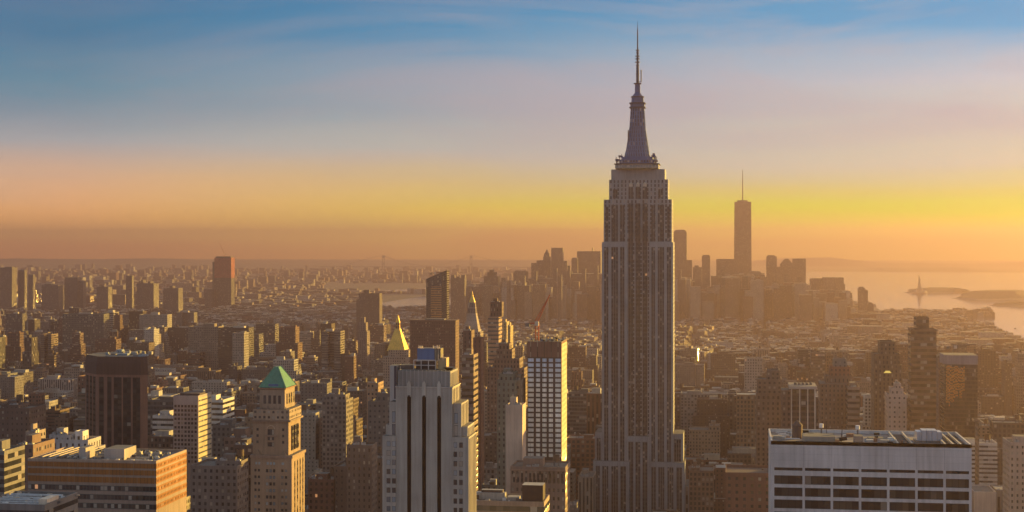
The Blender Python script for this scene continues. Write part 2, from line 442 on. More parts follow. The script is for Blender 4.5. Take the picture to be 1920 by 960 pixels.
# ------------------------------------------------------------------ the great stepped tower with the mast
def great_tower():
    D = 1284.0; LIME = (.24, .25, .275)
    root = thing('art_deco_skyscraper', 'tallest limestone skyscraper with dark window columns and a tapering mast with antenna', 'skyscraper', (XX(1195, D), D, 0))
    spd, seg = (.05, .048, .052), (.8, .52, 0)
    def blk(name, px0, px1, py, dy, dep, zb=0.0, col=LIME, win=NW, **k):
        Y = D + dy
        return MB().box(XX(px0, Y), XX(px1, Y), Y, Y + dep, zb, ZZ(py, Y), col, win, roof=ROOF, **k).build(name, ESBM, root)
    z454, z375, z338 = ZZ(454, D), ZZ(375, D), ZZ(338, D)
    side = (.45, .55, 0)
    m = MB()
    m.box(XX(1128.5, D + 2), XX(1262, D + 2), D + 2, D + 38, 0, ZZ(454, D + 2), LIME, (.42, .7, 0), roof=ROOF)
    m.build('tower_body', ESBM, root)
    blk('wing', 1128.5, 1176.5, 454, 0, 1.8); blk('wing', 1217, 1262, 454, 0, 1.8)
    blk('upper_tier', 1132, 1259.5, 375, 3, 34, z454, win=(.4, .7, 0))
    blk('upper_tier', 1142, 1252.5, 338, 4.5, 30, z375, win=(.4, .7, 0))
    blk('upper_tier', 1146, 1246.5, 319, 6, 27, z338)
    blk('central_bay', 1176.5, 1217, 814, -.4, 2.2)
    blk('shoulder', 1116, 1281, 808, 3, 30)
    blk('podium', 1112, 1180, 861, -3, 36); blk('podium', 1217, 1284, 861, -3, 36)
    blk('podium', 1086, 1112, 893, 4, 40, win=STRIP); blk('podium', 1284, 1292, 905, 4, 40, win=STRIP)
    groups = [(1132.5, 1141, 2), (1146, 1159, 3), (1162.5, 1171, 2), (1178, 1187.5, 2), (1191.2, 1201, 2), (1204.5, 1214, 2), (1221, 1228.5, 2), (1233, 1245.5, 3), (1250, 1258.5, 2)]
    def strips(gs, y0, y1, dy, z_base=None, fl=3.65):
        Y = D + dy
        for a, b, n in gs:
            p = (b - a) / n
            for i in range(n):
                xa, xb = XX(a + p * i + .35, Y), XX(a + p * (i + 1) - .35, Y)
                zt = ZZ(y0, Y); zb = z_base if z_base is not None else ZZ(y1, Y)
                MB().box(xa, xb, Y - .12, Y, zb, zt, spd, seg, bay=9, fl=fl).build('window_strip', ESBM, root)
    strips([g for g in groups if g[1] < 1176 or g[0] > 1218], 463, 861, 0)
    strips([g for g in groups if 1176 < g[0] < 1218], 382, 814, 2, )
    strips(groups[1:3] + groups[6:8], 385, 453, 3)
    strips([(1135, 1141, 1), (1250.5, 1256, 1)], 388, 453, 3)
    strips([(1178, 1187.5, 2), (1191.2, 1201, 2), (1204.5, 1214, 2)], 352, 374, 4.5)
    strips([(1149, 1158, 2), (1234, 1243, 2)], 356, 373, 4.5)
    strips([(1178, 1187.5, 2), (1191.2, 1201, 2), (1204.5, 1214, 2)], 824, 990, -.4)
    strips([(1117, 1125, 2), (1129, 1141, 3), (1146, 1159, 3), (1163, 1174, 2), (1221, 1230, 2), (1234, 1246, 3), (1251, 1263, 3), (1268, 1279, 2)], 870, 990, -3)
    strips([(1118.5, 1126.5, 2), (1264, 1277, 3)], 818, 861, 3)
    # pale round-headed tops of the central bays
    for a in (1183, 1196, 1209):
        Y = D + 4.4
        MB().box(XX(a - 3.4, Y), XX(a + 3.4, Y), Y - .3, Y, ZZ(351, Y), ZZ(346, Y), (.5, .46, .4)).cone(XX(a, Y), Y - .2, ZZ(346, Y), ZZ(343, Y), 1.4, .3, (.5, .46, .4)).build('window_head', ESBM, root)
    # mooring mast
    steel, dk = (.045, .10, .23), (.025, .045, .08)
    cxw, cyw = XX(1195.5, D + 18), D + 18
    def lvl(hw0, hw1, y0, y1, col=steel, name='mast_stage', win=NW, ch=.32):
        s = (D + 18) / F
        def oc(h):
            h *= s; c = h * ch
            return [(cxw - h + c, cyw - h), (cxw + h - c, cyw - h), (cxw + h, cyw - h + c), (cxw + h, cyw + h - c), (cxw + h - c, cyw + h), (cxw - h + c, cyw + h), (cxw - h, cyw + h - c), (cxw - h, cyw - h + c)]
        return MB().prism(oc(hw0), ZZ(y0, D + 18), ZZ(y1, D + 18), col, win, bay=2.2, fl=3.4, top=oc(hw1)).build(name, FAC, root)
    lvl(40, 40, 319, 311, (.22, .22, .22), win=(.7, .5, .5)); lvl(42, 42, 311, 309.5, dk, 'deck_railing'); lvl(33, 33, 309.5, 302, steel, win=(.6, .45, 0)); lvl(29, 29, 302, 297)
    lvl(24, 19, 297, 276, win=(.3, .8, 0)); lvl(19, 14.5, 276, 240, win=(.3, .8, 0)); lvl(14.5, 12.5, 240, 206, win=(.4, .85, 0))
    lvl(15, 15, 206, 204, dk, 'mast_ring'); lvl(13, 13, 204, 198); lvl(15, 15, 198, 196, dk, 'mast_ring'); lvl(11.5, 10.5, 196, 186); lvl(12, 12, 186, 184.5, dk, 'mast_ring')
    lvl(10, 4.6, 184.5, 177, name='mast_dome'); lvl(5, 4.6, 177, 161); lvl(7, 7, 161, 159.6, dk, 'mast_ring')
    # fins at the mast corners
    for sx in (-1, 1):
        s = (D + 18) / F
        f = MB()
        f.face([(cxw + sx * 24 * s, cyw - 1, ZZ(297, D)), (cxw + sx * 14 * s, cyw - 1, ZZ(297, D)), (cxw + sx * 13 * s, cyw - 1, ZZ(206, D)), (cxw + sx * 15.2 * s, cyw - 1, ZZ(240, D))][::sx], steel)
        f.face([(cxw + sx * 24 * s, cyw + 1, ZZ(297, D)), (cxw + sx * 14 * s, cyw + 1, ZZ(297, D)), (cxw + sx * 13 * s, cyw + 1, ZZ(206, D)), (cxw + sx * 15.2 * s, cyw + 1, ZZ(240, D))][::-sx], steel)
        f.face([(cxw + sx * 24 * s, cyw - 1, ZZ(297, D)), (cxw + sx * 24 * s, cyw + 1, ZZ(297, D)), (cxw + sx * 15.2 * s, cyw + 1, ZZ(240, D)), (cxw + sx * 15.2 * s, cyw - 1, ZZ(240, D))][::sx], steel)
        f.build('mast_fin', MET, root)
    a = MB(); Yc = cyw
    def zz(y): return ZZ(y, D + 18)
    a.cone(cxw, Yc, zz(160), zz(128), 1.35, 1.2, dk, n=8).cone(cxw, Yc, zz(128), zz(97), 1.0, .85, dk, n=8)
    a.cone(cxw, Yc, zz(97), zz(60), .6, .5, dk, n=8).cone(cxw, Yc, zz(60), zz(44), .28, .1, dk, n=6)
    r = random.Random(4)
    for y in (154, 149, 143, 138, 133, 127, 121, 115, 110, 104, 99):
        w = r.uniform(1.1, 2.1)
        a.box(cxw - w, cxw + w, Yc - w, Yc + w, zz(y), zz(y) + .55, dk)
    a.build('antenna', MET, root)
    MB().bar((cxw + 3.0, Yc, zz(158)), (cxw + 3.0, Yc, zz(135)), .9, dk).bar((cxw, Yc, zz(157)), (cxw + 3.0, Yc, zz(157)), .5, dk).build('side_antenna', MET, root)
    MB().bar((cxw - 7.6, Yc - 6, zz(300)), (cxw - 7.6, Yc - 6, zz(247)), .8, dk).build('side_antenna', MET, root)
    for k in range(13):           # dishes, floodlights and railing gear along the deck edges
        sx = -1 if k % 2 else 1
        q = r.uniform(28, 40); yb = 309.5 if q > 33.5 else 302
        x = cxw + sx * q * .45
        g = MB().bar((x, Yc - r.uniform(4, 12), zz(yb)), (x, Yc - r.uniform(4, 12), zz(yb - r.uniform(3, 14))), .45, dk)
        zt = zz(yb - r.uniform(2, 8)); g.cone(x, Yc - 8, zt, zt + 1.8, .9, 1.1, steel, n=8)
        g.build('dish_antenna', MET, root)
    keep(1086, 1292, 965, D, XX(1084, D) - 8, XX(1292, D) + 8, D - 6, D + 62)
great_tower()

# ------------------------------------------------------------------ white slab with a grid of dark windows, near right
def grid_slab():
    D = 525.0; dep = 35.0
    col = (.47, .45, .46)
    X0, X1 = XX(1445.5, D), XX(1822, D)
    root = thing('office_tower', 'pale stone office slab with large dark ribbon windows and machinery on its roof', 'office tower', ((X0 + X1) / 2, D, 0))
    zt = ZZ(818, D)
    xs = [1451.8 + 52.85 * i for i in range(8)]
    rows = [(866, 871.5)] + [(880.5 + 22.1 * i, 896.5 + 22.1 * i) for i in range(6)]
    rec = .55
    m = MB().box(X0, X1, D + rec, D + dep, 0, zt - 1.2, col, NW, roof=(.17, .15, .15)); m.build('tower_body', FAC, root)
    g = MB()                        # the stone grid in front: spandrels run through, piers stand 4 mm prouder
    zb = ZZ(1010, D)
    edges = [zt] + [v for a, b in rows for v in (ZZ(a, D), ZZ(b, D))] + [zb]
    for i in range(0, len(edges), 2):
        g.box(X0 + .004, X1 - .004, D, D + rec - .004, edges[i + 1], edges[i], col)
    g.build('spandrel_grid', FAC, root)
    pr = MB()
    for i, x in enumerate(xs):
        a, b = (X0, XX(1451.8, D)) if i == 0 else ((XX(1817.2, D), X1) if i == 7 else (XX(x, D), XX(x + 4.6, D)))
        pr.box(a, b, D - .02, D + rec - .006, zb, ZZ(864.5, D), col)
        if 0 < i < 7: pr.box((a + b) / 2 - .06, (a + b) / 2 + .06, D - .012, D, ZZ(864.5, D), zt - .05, (.26, .25, .27))
    for py in (829.5, 841, 852.5): pr.box(X0 + .1, X1 - .1, D - .01, D - .002, ZZ(py, D) - .04, ZZ(py, D) + .04, (.34, .33, .35))
    pr.build('pier_grid', FAC, root)
    for ra, rb in rows:
        for i in range(7):
            a = XX(1451.8 if i == 0 else xs[i] + 4.6, D); b = XX(xs[i + 1], D)
            MB().box(a, b, D + rec - .12, D + rec + .05, ZZ(rb, D), ZZ(ra, D), (.01, .009, .009), (.95, .94, 0), bay=2.1, fl=50).build('window', BLK, root)
    pm = MB(); parapet(pm, X0, X1, D, D + dep, zt - 1.2, col, 1.2, .55); pm.build('parapet', FAC, root)
    zr = zt - 1.2
    def rb(px0, px1, py0, py1, f, dd, col, name='roof_plant', mat=FAC):
        Y = D + dep * f; zb_ = max(zr, ZZ(py1, Y))
        MB().box(XX(px0, Y), XX(px1, Y), Y, Y + dd, zr, zr + (ZZ(py0, Y) - ZZ(py1, Y)), col, roof=ROOF).build(name, mat, root)
    rb(1506, 1566, 801, 814, .12, 9, (.24, .21, .18), 'penthouse')
    rb(1566, 1574, 806, 815, .1, 3, (.4, .2, .1))
    rb(1602, 1618, 800, 815, .12, 5, (.2, .17, .16), 'penthouse')
    rb(1628, 1680, 809, 812, .5, 5, (.25, .24, .25))
    # brown wooden tank with a cone roof
    Y = D + 18; x = XX(1495, Y); k = Y / F
    MB().cone(x, Y, zr, zr + 4.6, 1.9, 1.85, (.12, .075, .06), cap=False).cone(x, Y, zr + 4.6, zr + 6.4, 2.0, .15, (.10, .065, .055)).build('water_tank', FAC, root)
    for px, py in ((1540, 785), (1608, 787)):
        Yt = D + 20
        MB().cone(XX(px, Yt), Yt, ZZ(py + 7, Yt), ZZ(py, Yt), .8, .8, (.6, .6, .62), n=10).bar((XX(px, Yt), Yt, zr), (XX(px, Yt), Yt, ZZ(py + 7, Yt)), .5, DGREY).build('vent_stack', MET, root)
    # cooling plant: long ribbed housing with rounded ends
    Y = D + 13
    cmx = MB()
    for i in range(5):
        a = XX(1719 + i * 9.6, Y); b = XX(1728 + i * 9.6, Y)
        cmx.box(a, b, Y, Y + 6, zr + .6, zr + 3.6 + (.5 if 0 < i < 4 else 0), (.34, .36, .42))
    cmx.box(XX(1716, Y), XX(1770, Y), Y - .5, Y + 6.5, zr, zr + .6, DGREY); cmx.build('cooling_plant', MET, root)
    # black slabs painted as the shade of sunken bays between beams
    for a, b in ((1684, 1708), (1772, 1812)):
        MB().box(XX(a, D + 4), XX(b, D + 4), D + 3, D + 31, zr + .01, zr + .35, BLACK).build('roof_well_shade', FAC, root)
    for px in (1683, 1709, 1771, 1786, 1800):
        MB().box(XX(px, D + 4) - .25, XX(px, D + 4) + .25, D + 1.5, D + 33, zr + .02, zr + 1.1, (.42, .36, .30)).build('roof_beam', FAC, root)
    r = random.Random(5); ju = MB()
    for _ in range(40):
        x = XX(r.uniform(1452, 1690), D + 10); y = D + r.uniform(3, 32); w = r.uniform(.4, 1.6); h = r.uniform(.3, 1.3)
        ju.box(x - w, x + w, y - w * .6, y + w * .6, zr, zr + h, r.choice([DGREY, GREY, BLACK, (.5, .5, .5), (.25, .13, .08)]))
    for _ in range(9):
        x = XX(r.uniform(1452, 1505), D + 10); y = D + r.uniform(3, 30)
        ju.bar((x, y, zr + .6), (x + r.uniform(2, 6), y + r.uniform(-1, 4), zr + .7), .3, (.55, .55, .6))
    ju.bar((XX(1577, D + 8), D + 8, zr), (XX(1579, D + 8), D + 8, zr + 4.6), .25, BLACK); ju.bar((XX(1570, D + 8), D + 8, zr + 1), (XX(1588, D + 8), D + 8, zr + 1.6), 1.2, BLACK)
    ju.bar((XX(1550, D + 20), D + 20, zr), (XX(1550, D + 20), D + 20, zr + 5.2), .2, DKBR)
    ju.build('roof_clutter', FAC, root)['kind'] = 'stuff'
    keep(1440, 1824, 2000, D, X0, X1, D, D + dep)
grid_slab()

# ------------------------------------------------------------------ grey stone tower with three black slots, centre
def slot_tower():
    D = 600.0; col = (.33, .30, .275)
    root = thing('stone_tower', 'grey stone setback tower with three tall black window slots and scaffolded plant on top', 'tower', (XX(795, D), D, 0))
    lit_side = (.34, 1, 0)
    def bx(name, px0, px1, py, dy, dep, zb=0, c=col, win=NW, **k):
        Y = D + dy
        return MB().box(XX(px0, Y), XX(px1, Y), Y, Y + dep, zb, ZZ(py, Y), c, win, roof=ROOF, **k).build(name, FAC, root)
    # main shaft: core behind, four piers and a head panel in front
    bx('shaft', 742, 848, 729, .7, 17.5, bay=1.6, win=NW)
    slots = [(763.3, 770.8), (791.4, 798.9), (819.6, 827.1)]
    xs = [742] + [v for s in slots for v in s] + [848]
    pr = MB()
    for i in range(0, len(xs), 2):
        pr.box(XX(xs[i], D), XX(xs[i + 1], D), D, D + .698, 0, ZZ(747, D), col)
    pr.box(XX(742, D), XX(848, D), D + .001, D + .697, ZZ(747, D), ZZ(728, D), col)
    pr.build('pier', FAC, root)
    for a, b in slots:
        m = MB().box(XX(a, D), XX(b, D), D + .62, D + .69, 0, ZZ(747, D), (.006, .006, .007), NW); m.build('window_slot', BLK, root)
        c = (a + b) / 2
        h = MB().box(XX(c - 3.4, D), XX(c + 3.4, D), D - .35, D, ZZ(745.5, D), ZZ(722, D), (.44, .40, .36))
        h.prism([(XX(c - 3.4, D), D - .35), (XX(c + 3.4, D), D - .35), (XX(c + 3.4, D), D), (XX(c - 3.4, D), D)], ZZ(722, D), ZZ(716, D), (.44, .4, .36), top=[(XX(c - .4, D), D - .35), (XX(c + .4, D), D - .35), (XX(c + .4, D), D), (XX(c - .4, D), D)])
        h.build('finial', FAC, root)
        MB().box(XX(c - 2.2, D), XX(c + 2.2, D), D - .36, D - .34, ZZ(746.8, D), ZZ(743.8, D), BLACK).build('slot_head', FAC, root)
    bx('cornice', 741, 849, 727.2, -.3, 18.4, ZZ(729, D), (.42, .38, .35))
    zc = ZZ(727.2, D)
    cr = MB().box(XX(746, D + .6), XX(844.5, D + .6), D + .6, D + 17, zc, ZZ(698, D), (.25, .235, .225), roof=ROOF)
    for i in range(14):
        x = XX(748 + i * 7.3, D + .6); cr.box(x - .13, x + .13, D + .42, D + .6, zc, ZZ(698, D) + .35, (.34, .32, .31))
    cr.build('crown', FAC, root)
    # sunlit flank ribs of the shaft and of the stepped blocks
    def ribs(px, dy, dep, ytop, zb=0, n=5):
        Y = D + dy; x = XX(px, Y); m = MB()
        for i in range(n):
            y = Y + dep * (i + .5) / n
            m.box(x, x + .28, y - .35, y + .35, zb, ZZ(ytop, Y) - .6, col)
        m.build('pilaster', FAC, root)
    ribs(848, .7, 17.5, 729); ribs(844.5, .6, 16.4, 699, zc, 6)
    bx('setback_block', 848.02, 865, 758, 1.2, 16.5); ribs(865, 1.2, 16.5, 758)
    bx('setback_block', 865.02, 877, 801, 2.4, 15.5); ribs(877, 2.4, 15.5, 802)
    bx('setback_block', 848.02, 879, 821.5, -.4, 18.0); ribs(879, -.4, 18, 822, 0, 6)
    bx('setback_block', 730, 741.98, 757, 1.2, 16); bx('setback_block', 723.5, 741.98, 800, 2.4, 15); bx('setback_block', 717, 741.98, 821.5, -.4, 18)
    bx('chimney_wing', 731, 744, 688, 8, 8, c=(.40, .37, .36))
    MB().box(XX(739, D + 8), XX(743.5, D + 8), D + 7.9, D + 8, ZZ(755, D), ZZ(692, D), (.02, .025, .045)).build('window_slot', GLZ, root)
    def pane(a, b, y0, y1, dy, c=BLACK):
        Y = D + dy
        o = MB().box(XX(a, Y), XX(b, Y), Y - .06, Y, ZZ(y1, Y), ZZ(y0, Y), c, (.9, .92, rnd.choice([0, 0, .3, .6])), bay=2, fl=9)
        w = o.build('window', FAC, root)
        f = MB(); z0, z1, x0, x1 = ZZ(y1, Y), ZZ(y0, Y), XX(a, Y), XX(b, Y)
        f.box(x0 - .12, x1 + .12, Y - .22, Y, z0 - .22, z0, (.42, .38, .34)); f.build('sill', FAC, w)
    for r_ in range(8):
        y = 831.5 + 17.6 * r_
        for a, b in ((725, 732), (735.3, 742), (850.5, 857), (861, 867.6)): pane(a, b, y, y + 9.8, -.4)
        if 867.6 < 870: pass
    pane(735.2, 741.4, 775, 796, 1.2); pane(735.2, 741.4, 799, 819, 1.2); pane(852, 858.5, 776, 796, 1.2); pane(852, 858.5, 799, 820, 1.2)
    # plant on the roof: blue tarpaulined box on a white frame, scaffold, dish
    z0 = ZZ(697, D + 8); Y = D + 8
    fr = MB(); fx0, fx1 = XX(776, Y), XX(817, Y)
    for z in (z0, z0 + 2.2, ZZ(677, Y)):
        for yy in (Y, Y + 7): fr.bar((fx0, yy, z), (fx1, yy, z), .3, (.5, .46, .44))
    for i in range(4):
        x = fx0 + (fx1 - fx0) * i / 3
        for yy in (Y, Y + 7): fr.bar((x, yy, z0 - 1), (x, yy, ZZ(677, Y)), .32, (.5, .46, .44))
    fr.box(fx0 + .6, fx1 - .6, Y + 1.2, Y + 6, z0 - 1, ZZ(680, Y), (.04, .03, .028)); fr.build('steel_frame', MET, root)
    MB().box(XX(782, Y), XX(814, Y), Y + .4, Y + 6.5, ZZ(676.5, Y), ZZ(655, Y), (.09, .14, .27), roof=DGREY).build('tarpaulin_box', FAC, root)
    lv = MB().box(XX(814.1, Y), XX(826, Y), Y + .8, Y + 6, ZZ(677, Y), ZZ(655, Y), (.03, .025, .022))
    for i in range(4): lv.box(XX(815 + i * 3.2, Y), XX(816 + i * 3.2, Y), Y + .6, Y + .8, ZZ(677, Y), ZZ(654, Y), (.5, .42, .3))
    lv.build('louvre_box', MET, root)
    MB().box(XX(821, Y), XX(836, Y), Y + 1, Y + 7, z0 - 1, ZZ(673, Y), (.40, .30, .17)).build('plant_box', FAC, root)
    sc = MB(); r = random.Random(9)
    for (a, b, yb, yt) in ((733, 775, 699, 686), (784, 795, 655, 648), (812, 826, 655, 648), (818, 837, 678, 664)):
        for i in range(14):
            p1, p2 = r.uniform(a, b), r.uniform(a, b); ya = r.uniform(yt, yb)
            yq = Y + r.uniform(-1, 6)
            sc.bar((XX(p1, yq), yq, ZZ(ya, yq)), (XX(p1, yq), yq, ZZ(yb, yq)), .16, (.6, .5, .4))
            if i % 3 == 0: sc.bar((XX(p1, yq), yq, ZZ(ya, yq)), (XX(p2, yq), yq, ZZ(ya, yq)), .2, (.6, .5, .4))
    sc.build('scaffold', MET, root)
    MB().cone(XX(842, D + 6), D + 6, ZZ(699, D), ZZ(692, D), .8, 2.4, (.05, .035, .03), n=14).build('dish_antenna', MET, root)
    bulkhead(root, XX(748, D + 9), XX(774, D + 9), D + 9, D + 15, ZZ(698, D), 1.6, (.12, .09, .08))
    keep(716, 893, 2000, D, XX(716, D), XX(880, D), D - 1, D + 19)
slot_tower()

# ------------------------------------------------------------------ slim stone tower with the green copper pyramid
def green_pyramid_tower():
    D = 760.0; col = (.27, .185, .13)
    root = thing('pyramid_roof_tower', 'slim tan stone tower under a steep green copper pyramid roof', 'tower', (XX(508, D), D, 0))
    def bx(name, a, b, y, dy, dep, zb=0, c=col, win=NW, mat=FAC, **k):
        Y = D + dy
        return MB().box(XX(a, Y), XX(b, Y), Y, Y + dep, zb, ZZ(y, Y), c, win, roof=ROOF, **k).build(name, mat, root)
    bx('shaft', 470, 547, 868, 0, 24); z1 = ZZ(868, D)
    bx('cornice', 468.5, 548.5, 863, -.5, 25, z1, (.25, .17, .13)); z1 = ZZ(863, D)
    bx('middle_stage', 474, 541, 799, 1, 22, z1); z2 = ZZ(799, D)
    bx('cornice', 471, 544.5, 795.5, .1, 24, z2, (.22, .15, .11)); z3 = ZZ(795.5, D)
    bx('ledge_stage', 474.5, 542.5, 775, 1, 22, z3, c=(.30, .22, .165), win=(.5, .45, 0), bay=2.4, fl=3); z4 = ZZ(775, D)
    bx('belvedere', 487, 534, 737, 3, 18, z4, c=(.27, .20, .155)); z5 = ZZ(737, D)
    bx('cornice', 485, 536, 734, 2.5, 19, z5, (.26, .15, .10)); z6 = ZZ(734, D)
    Y = D + 2.5; x0, x1 = XX(485.5, Y), XX(535.5, Y); zt = ZZ(693, D + 10)
    mx = (x0 + x1) / 2
    MB().prism([(x0, Y), (x1, Y), (x1, Y + 19), (x0, Y + 19)], z6, zt, (.06, .20, .145), top=[(mx - .9, Y + 7), (mx + .9, Y + 7), (mx + .9, Y + 12), (mx - .9, Y + 12)]).build('pyramid_roof', FAC, root)
    rg = MB()
    for a, b in (((x0, Y), (mx - .9, Y + 7)), ((x1, Y), (mx + .9, Y + 7)), ((x1, Y + 19), (mx + .9, Y + 12))):
        rg.bar((a[0], a[1], z6 + .1), (b[0], b[1], zt + .1), .4, (.09, .24, .18))
    rg.build('roof_ridge', FAC, root)
    MB().box(XX(503, Y), XX(521, Y), Y + .4, Y + 2, z6 + .4, z6 + 1.8, (.06, .12, .25)).build('roof_plant', FAC, root)
    def pane(a, b, y0, y1, Y, c=(.06, .05, .045), blue=0.0):
        MB().box(XX(a, Y), XX(b, Y), Y - .08, Y, ZZ(y1, Y), ZZ(y0, Y), c, (.86, .9, blue), bay=1.2, fl=9).build('window', FAC, root)
    r = random.Random(3)
    for k in range(9):
        y = 889.5 + 12.6 * k
        for a, b in ((477, 481), (483.6, 487.6), (498.6, 503.2), (505.2, 509.8), (511.8, 516.4), (527.2, 531.6), (534.2, 538.6)):
            pane(a, b, y, y + (6.2 if 498 < a < 512 else 5), D, blue=r.choice([0, 0, 0, .4]))
    for a, b in ((479, 482.5), (484.5, 488), (500, 504), (506, 510), (512, 516), (528, 533)): pane(a, b, 876, 881, D, c=(.3, .27, .22), blue=.9)
    # tall arched opening with balcony
    Ym = D + 1
    for y0, y1 in ((813, 824), (828, 834), (838, 846)): pane(502, 514, y0, y1, Ym, c=BLACK)
    ar = MB(); X = XX(508, Ym); zz = ZZ(812, Ym)
    for i in range(9):
        a, b = math.pi * i / 9, math.pi * (i + 1) / 9
        ar.bar((X + 2 * math.cos(a), Ym - .1, zz + 1.7 * math.sin(a)), (X + 2 * math.cos(b), Ym - .1, zz + 1.7 * math.sin(b)), .4, (.44, .33, .25))
    ar.build('arch', FAC, root)
    bx('balcony', 497, 519, 824.3, .2, .8, ZZ(827, D), (.25, .18, .14))
    for a in (481, 529):
        for y in (811, 823, 835): pane(a, a + 4, y, y + 5, Ym)
    for a in (483, 531):                       # carved gables over the shaft
        Yg = D - .2; X = XX(a, Yg)
        MB().prism([(X - 2, Yg), (X + 2, Yg), (X + 2, Yg + .7), (X - 2, Yg + .7)], ZZ(866, Yg), ZZ(853, Yg), (.22, .16, .12), top=[(X - .3, Yg), (X + .3, Yg), (X + .3, Yg + .7), (X - .3, Yg + .7)]).build('gable', FAC, root)
    for i in range(4): 
        pane(494 + i * 9.2, 499 + i * 9.2, 748, 764, D + 3, c=(.03, .025, .02)); 
    for y0, y1, n in ((765, 775, 6),):
        for i in range(n):
            x = XX(480 + i * 11.2, D + 1.3); MB().cone(x, D + 1.4, ZZ(775, D), ZZ(768 + (i % 2) * 2, D), .5, .12, (.16, .12, .10), n=6).build('finial', FAC, root)
    # west flank, sunlit: tall arches high up, rows of panes below
    def sp(px, Yb, y0, y1, ya, yb_, name='window'):
        x = XX(px, D)
        MB().box(x, x + .08, D + ya, D + yb_, ZZ(y1, D), ZZ(y0, D), (.05, .04, .035), (.9, .6, 0), bay=9, fl=3.4).build(name, FAC, root)
    for i in range(3): sp(541 + .7, D, 808, 856, 6 + i * 5.0, 8.4 + i * 5.0, 'window_slot')
    for i in range(4): sp(547, D, 876, 1020, 4.6 + i * 5, 6.4 + i * 5, 'window_slot')
    for i in range(3): sp(534.3, D, 746, 766, 7 + i * 4, 9 + i * 4)
    keep(466, 578, 2000, D, XX(468, D), XX(549, D), D - 1, D + 25)
green_pyramid_tower()

# ------------------------------------------------------------------ low banded office block, near left
def banded_block():
    D = 560.0; dep = 33.0
    X0, X1 = XX(52, D), XX(293, D); zt = ZZ(883, D)
    root = thing('office_block', 'broad office block with brown glass bands and two pale penthouses on its roof', 'office block', ((X0 + X1) / 2, D, 0))
    MB().box(X0, X1, D, D + dep, 0, zt, (.27, .20, .165), NW, roof=(.11, .10, .10)).build('tower_body', FAC, root)
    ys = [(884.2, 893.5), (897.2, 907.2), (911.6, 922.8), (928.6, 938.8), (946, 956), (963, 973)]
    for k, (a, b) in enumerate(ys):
        c = (.26, .10, .022) if k < 3 else (.045, .055, .055)  # upper bands: an orange reflection put into the brown glass colour
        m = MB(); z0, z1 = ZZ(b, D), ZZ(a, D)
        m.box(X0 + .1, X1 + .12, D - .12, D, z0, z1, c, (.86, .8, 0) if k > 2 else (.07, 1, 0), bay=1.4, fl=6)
        m.box(X1, X1 + .12, D, D + dep - .1, z0, z1, (.26, .10, .02), (.35, .5, 0), bay=1.5, fl=6)  # flank glass: the sun's orange painted into the base colour
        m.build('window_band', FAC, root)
    pm = MB(); parapet(pm, X0, X1, D, D + dep, zt, (.33, .24, .19), .9, .6); pm.build('parapet', FAC, root)
    for a, b, y0, yb, dy, dd in ((148, 160.5, 854, 878, 7, 9), (195.5, 233, 855, 878, 7, 12)):
        Y = D + dy
        MB().box(XX(a, Y), XX(b, Y), Y, Y + dd, zt, zt + (yb - y0 - 2) * Y / F, (.36, .31, .28), NW, roof=DGREY).build('penthouse', FAC, root)
    r = random.Random(2); b = MB()
    for i in range(6):
        x = X0 + 4 + i * 2.6; b.bar((x, D + 4, zt + 1.0), (x + 1.5, D + 29, zt + 1.4), .45, r.choice([(.5, .42, .34), (.25, .2, .17), GREY]))
    for i in range(3): b.bar((X0 + 3, D + 8 + i * 9, zt + .7), (X0 + 19, D + 8 + i * 9, zt + .7), .5, DGREY)
    b.build('roof_beam', FAC, root)
    ju = MB()
    for _ in range(85):
        x, y, w = r.uniform(X0 + 2, X1 - 3), D + r.uniform(2, 30), r.uniform(.3, 1.1)
        ju.box(x, x + w * 1.6, y, y + w, zt, zt + r.uniform(.2, 1.1), r.choice([GREY, DGREY, (.5, .45, .4)]))
    for _ in range(14):
        x, y = r.uniform(X0 + 3, X1 - 12), D + r.uniform(3, 30); ju.bar((x, y, zt + .35), (x + r.uniform(3, 9), y + r.choice([0, 0, 2]), zt + .35), .25, r.choice([GREY, (.45, .42, .4), DKBR]))
    ju.build('roof_clutter', FAC, root)['kind'] = 'stuff'
    for i in range(3): fan_unit(root, X1 - 8 - i * 4, D + 22, zt, 2.6, 2.2, 1.3)
    keep(50, 356, 2000, D, X0, X1, D, D + dep)
banded_block()

